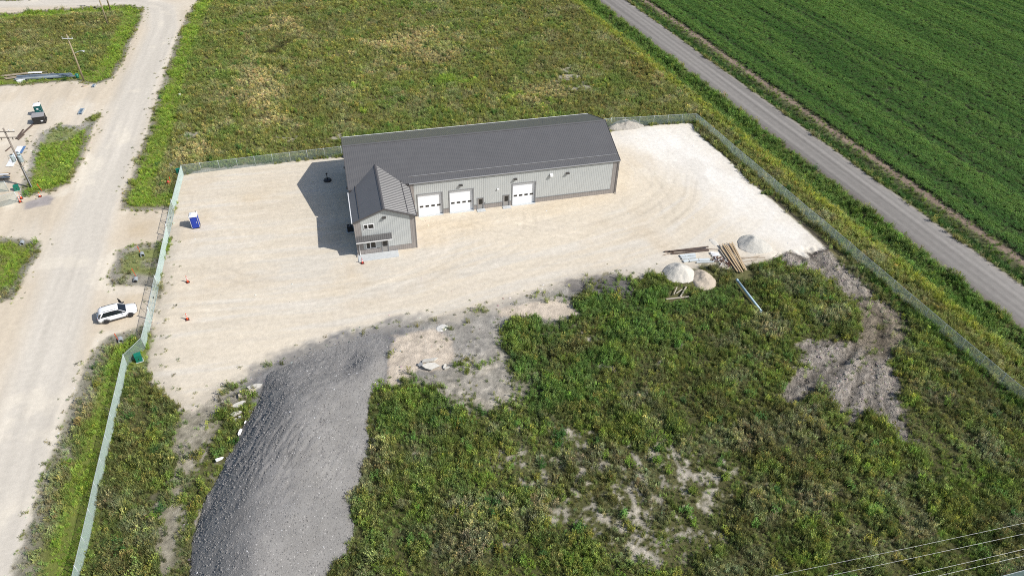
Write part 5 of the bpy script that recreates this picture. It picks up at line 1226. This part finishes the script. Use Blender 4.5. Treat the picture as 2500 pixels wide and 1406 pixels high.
def culvert(label, px, py, az, L=0.75, r=0.27, stick=0.0, z=None):
    x, y = G(px, py); o = thing('culvert_pipe', label, 'culvert', (x, y, gz1(x, y)+(r*0.75 if z is None else z)), az)
    mb = MB(); n = int(L/0.09)
    for i in range(n): a = i*0.09; mb.hollow((-a, 0, 0), (-a-0.045, 0, 0), r+0.015, r-0.03, 18); mb.hollow((-a-0.045, 0, 0), (-a-0.09, 0, 0), r-0.005, r-0.03, 18)
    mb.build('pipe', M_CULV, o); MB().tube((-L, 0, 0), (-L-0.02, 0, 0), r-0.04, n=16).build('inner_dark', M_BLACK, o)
culvert('corrugated culvert end in the upper part of the weedy median', 349, 627, -1.3); culvert('half-buried culvert end in the lower part of the weedy median', 333, 681, 1.6); culvert('corrugated culvert end in the ditch below the white car', 296, 836, -1.3); culvert('corrugated culvert end at the left edge grass island', 53, 597, -1.5)
def channel(label, a, b, w=0.55):
    A = np.array(G(*a)); B = np.array(G(*b)); c = (A+B)/2; az = math.atan2(*(B-A)[::-1]); L = np.linalg.norm(B-A)
    o = thing('drain_section', label, 'drain section', (c[0], c[1], gz1(*c)), az)
    mb = MB(); mb.bbox(-L/2, L/2, -w/2, -w/2+0.06, 0, 0.35); mb.bbox(-L/2, L/2, w/2-0.06, w/2, 0, 0.35); mb.bbox(-L/2, L/2, -w/2+0.06, w/2-0.06, 0, 0.05); mb.build('trough', M_CULV, o)
    for k in range(4): x = -L/2+L*(k+0.5)/4; MB().bbox(x-L*0.08, x+L*0.08, -w/2+0.07, w/2-0.07, 0.22, 0.26).build('grate', mat('blue_grey_grate', (0.16,0.24,0.32), 0.5), o)
channel('blue grey drain section lying on gravel above the grass patch', (196,281), (203,268), 0.7); channel('small blue grey drain section at the foot of the lamp pole', (228,215), (232,209), 0.5)
x, y = G(413, 452); o = thing('fire_hydrant', 'red fire hydrant in the weeds outside the fence corner', 'fire hydrant', (x, y, gz1(x, y)))
MB().lathe([(.2, 0), (.2, .06), (.14, .08), (.14, .55), (.18, .58), (.18, .64), (.14, .7), (.06, .8), (.04, .88)], 14).build('barrel', M_REDOR, o, True)
for s in (-1, 1): MB().tube((s*.12, 0, .48), (s*.26, 0, .48), .07, n=10).build('outlet', M_REDOR, o)

# ================================================================== POWER POLES AND WIRES
M_POLE = mat('grey_weathered_pole', (0.22,0.19,0.16), 0.85, var=0.2, scale=3, streak=(6, 6, 0.5))
M_POLET = mat('tan_treated_pole', (0.30,0.25,0.155), 0.85, var=0.15, scale=3, streak=(6, 6, 0.5))
M_XFMR = mat('transformer_grey_paint', (0.42,0.50,0.52), 0.45, var=0.06)
M_PORC = mat('porcelain_insulator', (0.62,0.63,0.64), 0.3, var=0.05)
def height_at(px, py, tx, ty):
    x, y = G(px, py); best = None
    for i in range(200, 1600):
        z = i*0.01; v = np.array([x, y, z])-CPOS; c = AX @ v; e = (1250+CF*c[0]/c[2]-tx)**2+(703+CF*c[1]/c[2]-ty)**2
        if best is None or e < best[0]: best = (e, z)
    return best[1]
def pole(label, base, top, m, arms, az, h=None):
    x, y = G(*base); h = h or height_at(*base, *top); z = gz1(x, y)
    o = thing('utility_pole', label, 'utility pole', (x, y, z), az)
    MB().tube((0, 0, -0.5), (0, 0, h), 0.19, 0.12, 10).build('pole', m, o, True)
    for zz, L, am in arms:
        MB().box((0, -0.16, h-zz), (L, 0.10, 0.12)).build('crossarm', am, o)
        for s in (-0.46, 0.46, 0.16):
            MB().lathe([(.03, 0), (.03, .1), (.07, .12), (.05, .18), (.07, .2), (.03, .3)], 10, (s*L, -0.16, h-zz+0.06)).build('insulator', M_PORC, o, True)
    return o, h
o, h = pole('tan wooden pole with white crossarm and a street lamp arm', (205,197), (163,83), M_POLET, [(0.75, 2.1, M_PALE)], YAW*-1)
mb = MB(); zl = h*0.60; mb.path([(0.1, 0, zl), (0.8, -0.1, zl+0.35), (1.5, -0.2, zl+0.62), (2.1, -0.3, zl+0.68)], 0.045); mb.build('lamp_arm', M_PORC, o)
MB().lathe([(.05, 0), (.16, .03), (.18, .1), (.08, .18)], 12, (2.35, -0.34, zl+0.56)).build('lamp_head', M_PALE, o, True)
MB().box((2.25, -0.32, zl+0.68), (0.55, 0.2, 0.1), -0.14).build('lamp_housing', M_PORC, o)
pole('bare tan pole rising past the top edge, left of the road bend', (265,66), None, M_POLET, [(0.75, 2.1, M_PALE)], -YAW, 9.0); pole('second bare pole at the top edge beside the road bend', (270,26), None, M_POLET, [(0.75, 2.1, M_PALE)], -YAW, 9.0)
o, h = pole('grey transformer pole with two crossarms at the far left', (77,458), (15,307), M_POLE, [], -0.16)
for k, zz in enumerate((0.5, 1.45)):
    MB().box((0, -0.14, h-zz), (3.0, 0.10, 0.11)).build('crossarm', M_POLE, o)
    for s in (-1.4, -0.9, 0.75, 1.4): MB().lathe([(.03, 0), (.08, .05), (.05, .1), (.08, .15), (.05, .2), (.07, .26), (.02, .34)], 10, (s, -0.14, h-zz+(0.05 if k == 0 else -0.4))).build('insulator', M_PORC if k == 0 else M_DARKFIT, o, True)
zt = h*0.52
for a in (-0.35, 1.55, 3.25):
    cx, cy = 0.62*math.cos(a), 0.62*math.sin(a)-0.05
    t = MB(); t.lathe([(.26, 0), (.30, .04), (.30, .95), (.31, .97), (.31, 1.02), (.24, 1.08)], 18, (cx, cy, zt-0.5)); tr = t.build('transformer', M_XFMR, o, True)
    for s in (-.1, .1): MB().lathe([(.03, 0), (.06, .05), (.04, .1), (.06, .15), (.02, .28)], 8, (cx+s, cy, zt+0.56)).build('bushing', M_DARKFIT, tr, True)
    MB().tube((0, 0, zt), (cx*0.6, cy*0.6, zt), 0.05).build('bracket', M_DARKFIT, o)
    pts = [(cx*1.0, cy, zt+0.75), (cx*1.9, cy*1.6, zt+0.5), (cx*2.0, cy*1.7, zt-0.3), (cx*0.9, cy*0.9, zt-1.2), (0, -0.2, zt-1.5)]
    MB().path(pts, 0.016, 5).build('cable', M_BLACK, o)
MB().tube((0.16, -0.14, 0), (0.12, -0.12, zt-1.4), 0.06).build('conduit', M_CULV, o)
M_LINE = mat('bare_aluminium_line', (0.42,0.43,0.44), 0.4, 0.5, var=0.02)
for k, (a, b, lab, r) in enumerate((((2500,1277),(1890,1406),'topmost of the overhead wires crossing the lower right corner', .0065), ((2500,1303),(2020,1406),'second overhead wire from the top in the lower right corner', .0065), ((2500,1340),(2215,1406),'third overhead wire from the top in the lower right corner', .0065), ((2500,1356),(2330,1396),'faint lowest overhead wire in the lower right corner', .006))):
    z = 11.0 if k < 3 else 9.5; A = np.array(G(*a, z)); B = np.array(G(*b, z)); d = (A-B)/np.linalg.norm(A-B); mid = (A+B)/2
    pts = [(mid[0]+d[0]*s, mid[1]+d[1]*s, z+0.0006*s*s) for s in np.linspace(-48, 48, 17)]
    c = pts[8]; w = MB().path([(q[0]-c[0], q[1]-c[1], q[2]-c[2]) for q in pts], r, 5).build('overhead_wire', M_LINE, None, loc=c); tag(w, lab, 'wire', 'overhead wires')

# ================================================================== STACKED MATERIAL BESIDE THE YARD
M_TIMB = mat('fresh_timber', (0.46,0.34,0.20), 0.8, var=0.18, scale=2, streak=(0.4, 6, 6))
M_TIMB2 = mat('weathered_timber', (0.40,0.33,0.25), 0.85, var=0.2, scale=2, streak=(0.4, 6, 6))
M_OLDW = mat('old_grey_timber', (0.44,0.39,0.31), 0.9, var=0.2, scale=2, streak=(0.4, 6, 6))
M_BROWNP = mat('dark_brown_poles', (0.105,0.075,0.06), 0.85, var=0.25, scale=3)
M_PANEL = mat('pale_siding_panel', (0.56,0.60,0.60), 0.5, var=0.08)
M_PVC = mat('pale_blue_pvc', (0.42,0.56,0.62), 0.4, var=0.06)
M_BROKE = mat('broken_concrete', (0.50,0.48,0.43), 0.9, var=0.12, scale=4, bump=0.4)
M_FOAM = mat('white_foam_board', (0.82,0.82,0.82), 0.7, var=0.03)
def beam(name, a, b, w, h, z0, z1, m, label, cat, group=None, round_=False):
    A = G(*a); B = G(*b); za = gz1(*A)+z0; zb = gz1(*B)+z1; A = Vector((A[0], A[1], za)); B = Vector((B[0], B[1], zb)); c = (A+B)/2; L = (B-A).length
    if round_: mb = MB().tube((-L/2, 0, 0), (L/2, 0, 0), w/2, n=10)
    else: mb = MB().box((0, 0, 0), (L, w, h))
    o = mb.build(name, m, None, False, loc=c); o.rotation_euler = (B-A).to_track_quat('X', 'Z').to_euler()
    return tag(o, label, cat, group)
r = random.Random(4)
ORD = ['first', 'second', 'third', 'fourth', 'fifth', 'sixth', 'seventh', 'eighth', 'ninth', 'tenth', 'eleventh', 'twelfth', 'last']
for i in range(13):
    f = i/12; lay_ = i % 3
    beam('timber_plank', (1757+f*33+r.uniform(-3, 3), 606-f*8+r.uniform(-6, 6)), (1795+f*28+r.uniform(-3, 3), 664+r.uniform(-9, 8)), 0.16, 0.07, 0.25+lay_*0.09, 0.22+lay_*0.09+r.uniform(0, .1), M_TIMB if i % 3 else M_TIMB2, ORD[i]+' tan plank counted from the left in the slanting timber stack', 'plank', 'planks of the timber stack')
for a, b in (((1756,612),(1776,640)),((1762,602),(1780,630))): beam('timber_plank', a, b, 0.16, 0.06, 0.2, 0.15, M_OLDW, ('longer' if a[0] == 1756 else 'upper')+' grey plank leaning on the left flank of the timber stack', 'plank', 'grey planks of the timber stack')
for (a, b), lab in zip((((1798,630),(1868,630)),((1800,635),(1855,627)),((1805,643),(1848,634)),((1835,638),(1874,634))), ('upper', 'second', 'lowest', 'rightmost')):
    beam('pale_board', a, b, 0.14, 0.05, 0.05+0.05*(lab == 'second'), 0.06+0.05*(lab == 'second'), M_TIMB2 if lab != 'rightmost' else M_OLDW, lab+' pale board lying right of the timber stack', 'board', 'pale boards right of the stack')
for k, (a, b, w) in enumerate((((1622,617),(1728,611),.24),((1640,622),(1730,613.5),.24),((1634,618.5),(1728,607.5),.22))):
    beam('dark_pole', a, b, w, w, 0.13+(0.2 if k == 2 else 0), 0.13+(0.2 if k == 2 else 0), M_BROWNP, ('lowest left', 'nearest', 'topmost')[k]+' dark brown pole in the bundle on the gravel', 'pole', 'dark brown poles', True)
beam('steel_rod', (1617,625), (1645,618), 0.05, 0.05, 0.05, 0.1, M_RUST, 'thin rusty rod sticking out left of the dark pole bundle', 'rod'); beam('steel_rod', (1728,610), (1752,611), 0.05, 0.05, 0.1, 0.1, M_RUST, 'thin rusty rod sticking out right of the dark pole bundle', 'rod')
pan = [((1660,628),(1676,626),.55),((1672,626),(1697,624),.5),((1664,634),(1682,632),.35),((1680,632),(1698,630),.35),((1668,641),(1680,638),.45),((1682,639),(1704,637),.45),((1706,637),(1732,636),.5),((1700,643),(1742,642),.22),((1734,621),(1754,622),.5),((1738,627),(1756,626),.35)]
for i, (a, b, w) in enumerate(pan): beam('siding_panel', a, b, w, 0.16, 0.12+0.02*(i % 3), 0.12+0.03*(i % 2), M_PANEL if i < 8 else M_PALE, ('top left', 'top right', 'second row left', 'second row right', 'lower left', 'lower middle', 'wide right', 'long thin lowest', 'upper', 'lower')[i]+(' pale grey siding piece in the heap below the dark poles' if i < 8 else ' white board just left of the timber stack'), 'panel', 'pale siding pieces' if i < 8 else 'white boards by the timber')
x, y = G(1763, 642); o = thing('scrap_heap', 'rust brown tangle of scrap under the timber stack', 'scrap heap', (x, y, gz1(x, y)), -0.9)
for i in range(42):
    a = r.uniform(0, 6.28); mb = MB(); L = r.uniform(.4, 1.0); mb.box((r.uniform(-1.3, 1.3), r.uniform(-.55, .55), r.uniform(.08, .42)), (L, .09, .05), a, r.uniform(-.4, .4), r.uniform(-.3, .3)); mb.build('scrap_piece', mat('dark_rust_scrap', (0.11,0.055,0.04), 0.8, 0.1, var=0.3, scale=4) if i % 6 else M_PALE, o)
A = G(1797,688); B = G(1857,765); az = math.atan2(B[1]-A[1], B[0]-A[0]); L = math.dist(A, B)
o = thing('plastic_pipe', 'long pale blue plastic pipe lying in the weeds', 'pipe', (A[0], A[1], gz1(*A)+0.32), az)
MB().hollow((0, 0, 0.05), (L, 0, 0), 0.16, 0.14, 20).build('pipe', M_PVC, o, True); MB().hollow((-0.02, 0, 0.05), (0.35, 0, 0.05), 0.19, 0.16, 20).build('bell_end', M_PVC, o, True)
for k, (a, b, w) in enumerate((((1626,733),(1681,727),.2),((1660,729),(1675,704),.18),((1644,724),(1652,706),.12),((1650,722),(1664,712),.12))): beam('scrap_board', a, b, w, 0.08, 0.2+0.07*k, 0.2+0.07*k, M_OLDW, ('long pale board lying flat across the weeds', 'pale board slanting up from the long one in the weeds', 'short grey board left in the scrap of the weeds', 'short grey board crossing the middle of the weed scrap')[k], 'board', 'scrap boards in the weeds')
# broken concrete
def slab(label, px, py, w, d, h, rz, tilt, m=M_BROKE, z=0.1, name='concrete_slab', cat='concrete slab', seed=0, group=None):
    q = random.Random(seed); x, y = G(px, py); n = 7; poly = []
    for i in range(n):
        a = 2*math.pi*(i+q.uniform(-.3, .3))/n; e = q.uniform(.7, 1.15); poly.append((w/2*e*math.copysign(abs(math.cos(a))**.7, math.cos(a)), d/2*e*math.copysign(abs(math.sin(a))**.7, math.sin(a))))
    o = MB().prism(poly, -h/2, h/2).build(name, m, None, loc=(x, y, gz1(x, y)+z)); o.rotation_euler = (tilt[0], tilt[1], rz); return tag(o, label, cat, group)
slab('large pale broken concrete slab tilted on the sandy patch', 1052, 899, 2.1, 1.15, 0.16, 0.12, (0.25, 0.1), z=0.34, seed=1); slab('pale concrete slab lying behind the large tilted one', 1048, 882, 2.0, 0.65, 0.2, 0.05, (-0.15, 0), z=0.22, seed=2)
slab('small dark edged concrete piece left of the large tilted slab', 1027, 893, .6, .7, 0.15, 0.5, (0.5, -.4), M_GTRIM, .2, seed=3); slab('small broken concrete lump right of the large tilted slab', 1086, 896, .35, .9, 0.15, -0.5, (0.2, 0.3), z=.15, seed=4); slab('pale curved concrete fragment at the weed edge right of the slabs', 1091, 900, .8, .22, 0.15, 0.3, (0, 0), z=.15, seed=5)
for k, (px, py, w, d, lab) in enumerate(((583,990,1.7,.55,'long white concrete slab among rubble at the yard edge'), (577,1012,1.3,.5,'pale flat stone below the long white slab'), (575,1029,.6,.55,'rounded pale boulder, left of a pair beside the dark gravel pile'), (587,1022,.45,.5,'rounded pale boulder, right of a pair beside the dark gravel pile'), (603,963,2.0,.8,'tan topped rubble slab beside the dark gravel pile'), (622,947,1.6,.8,'white rubble slab touching the dark gravel pile'))):
    slab(lab, px, py, w, d, .25, 0.35, (0.1, 0.05), M_BROKE if k != 4 else M_SAND, .15, 'rubble_block', 'rubble', 20+k)
for k, (px, py, w, d, rz, lab) in enumerate(((537,1127,.95,.35,.55,'largest white foam board at the foot of the dark gravel pile'), (588,1061,.35,.8,-.3,'narrow white foam board upright on the dark pile edge'), (601,1037,.2,.4,-.4,'tiny white foam scrap highest on the dark pile edge'))): slab(lab, px, py, w, d, .12, rz, (0.3, 0.3), M_FOAM, .45, 'foam_board', 'foam board', 40+k)
slab('white plastic bag lying in the grass right of the gravel road', 440, 236, .5, .4, .25, .3, (0.2, 0.2), M_FOAM, .35, 'plastic_bag', 'bag', 50)
slab('tan boulder at the foot of the lamp pole', 208, 212, 1.0, .5, .4, .1, (0, 0), M_SAND, .15, 'boulder', 'boulder', 51)

# ================================================================== STACKS ON THE FAR LEFT LOT
M_STEELB = mat('blue_grey_steel', (0.27,0.33,0.39), 0.45, 0.4, var=0.15)
for i in range(9):
    f = i/8; beam('steel_section', (40+r.uniform(-8, 6), 188+f*9), (150+r.uniform(-10, 42), 181+f*7), .22, .2, 0.15+0.2*(i % 3), 0.15+0.2*(i % 3), M_STEELB if i % 4 else M_GALV, ORD[i]+' steel section from the back in the stack at the far left lot edge', 'steel section', 'steel sections on the far left lot')
for i in range(4): beam('timber_plank', (2+i*4, 187+i*2.2), (108+i*8, 176+i*1.5), .2, .1, .2+.1*(i % 2), .2+.1*(i % 2), M_TIMB2, ORD[i]+' tan plank from the back, behind the stacked steel sections', 'plank', 'tan planks at the far left')
beam('white_sheet', (72,185), (105,184), .5, .1, .75, .75, M_FOAM, 'white sheet lying on top of the blue grey steel sections', 'sheet')
slab('crumpled white and black tarp in front of the steel sections', 52, 199, 1.6, .8, .4, .3, (.1, .1), M_PALE, .25, 'tarp', 'tarp', 60); slab('black tarp heap beside the white tarp', 64, 198, 1.4, .6, .3, .2, (0, .1), M_BLACK, .2, 'tarp', 'tarp', 61)
x, y = G(190, 190); o = thing('barrel', 'small teal barrel at the right end of the steel sections', 'barrel', (x, y, gz1(x, y))); MB().lathe([(.28, 0), (.31, .05), (.31, .3), (.33, .32), (.31, .34), (.31, .6), (.33, .62), (.31, .64), (.29, .9)], 16).build('drum', M_UGREEN, o, True); MB().lathe([(.27, .9), (.27, .92)], 16).build('lid', M_UGREEN, o)
for k, (a, b, w) in enumerate((((84,303),(43,340),.26),((58,318),(40,341),.2),((60,330),(46,343),.12))): beam('brown_beam', a, b, w, .16, .1, .1, M_BROWNP, ('long brown beam reaching the black dumpster', 'shorter brown beam beside the long one', 'thin brown beam below the long one')[k], 'beam', 'brown beams by the dumpster')
beam('brown_beam', (14,371), (27,360), .15, .12, .08, .08, M_BROWNP, 'short loose brown stick left of the transformers', 'beam')
for i in range(5): beam('roof_sheet', (17+i*3.2, 408), (46+i*3.2, 359), .34, .05, .08+.03*(i % 2), .08+.03*(i % 2), M_PALE, ORD[i]+' white ribbed sheet from the left in the stack below the transformers', 'sheet', 'white ribbed sheets at the far left')
beam('roof_sheet', (52,377), (62,360), .4, .06, .2, .2, mat('blue_sheet', (0.10,0.19,0.36), 0.5), 'blue sheet at the right end of the white sheets', 'sheet')
for i in range(6): beam('timber_plank', (-20, 431+i*2.2), (25+r.uniform(-3, 4), 428+i*2.4), .3, .1, .35+.1*(i % 3), .35+.1*(i % 3), (M_TIMB, M_BROWNP, M_PALE, M_OLDW, M_TIMB, M_STEELB)[i], ('tan plank topmost', 'brown plank', 'white plank', 'grey plank', 'tan plank nearest the fence', 'blue grey plank')[i]+' in the lumber stack at the left edge', 'plank', 'lumber stack at the left edge')
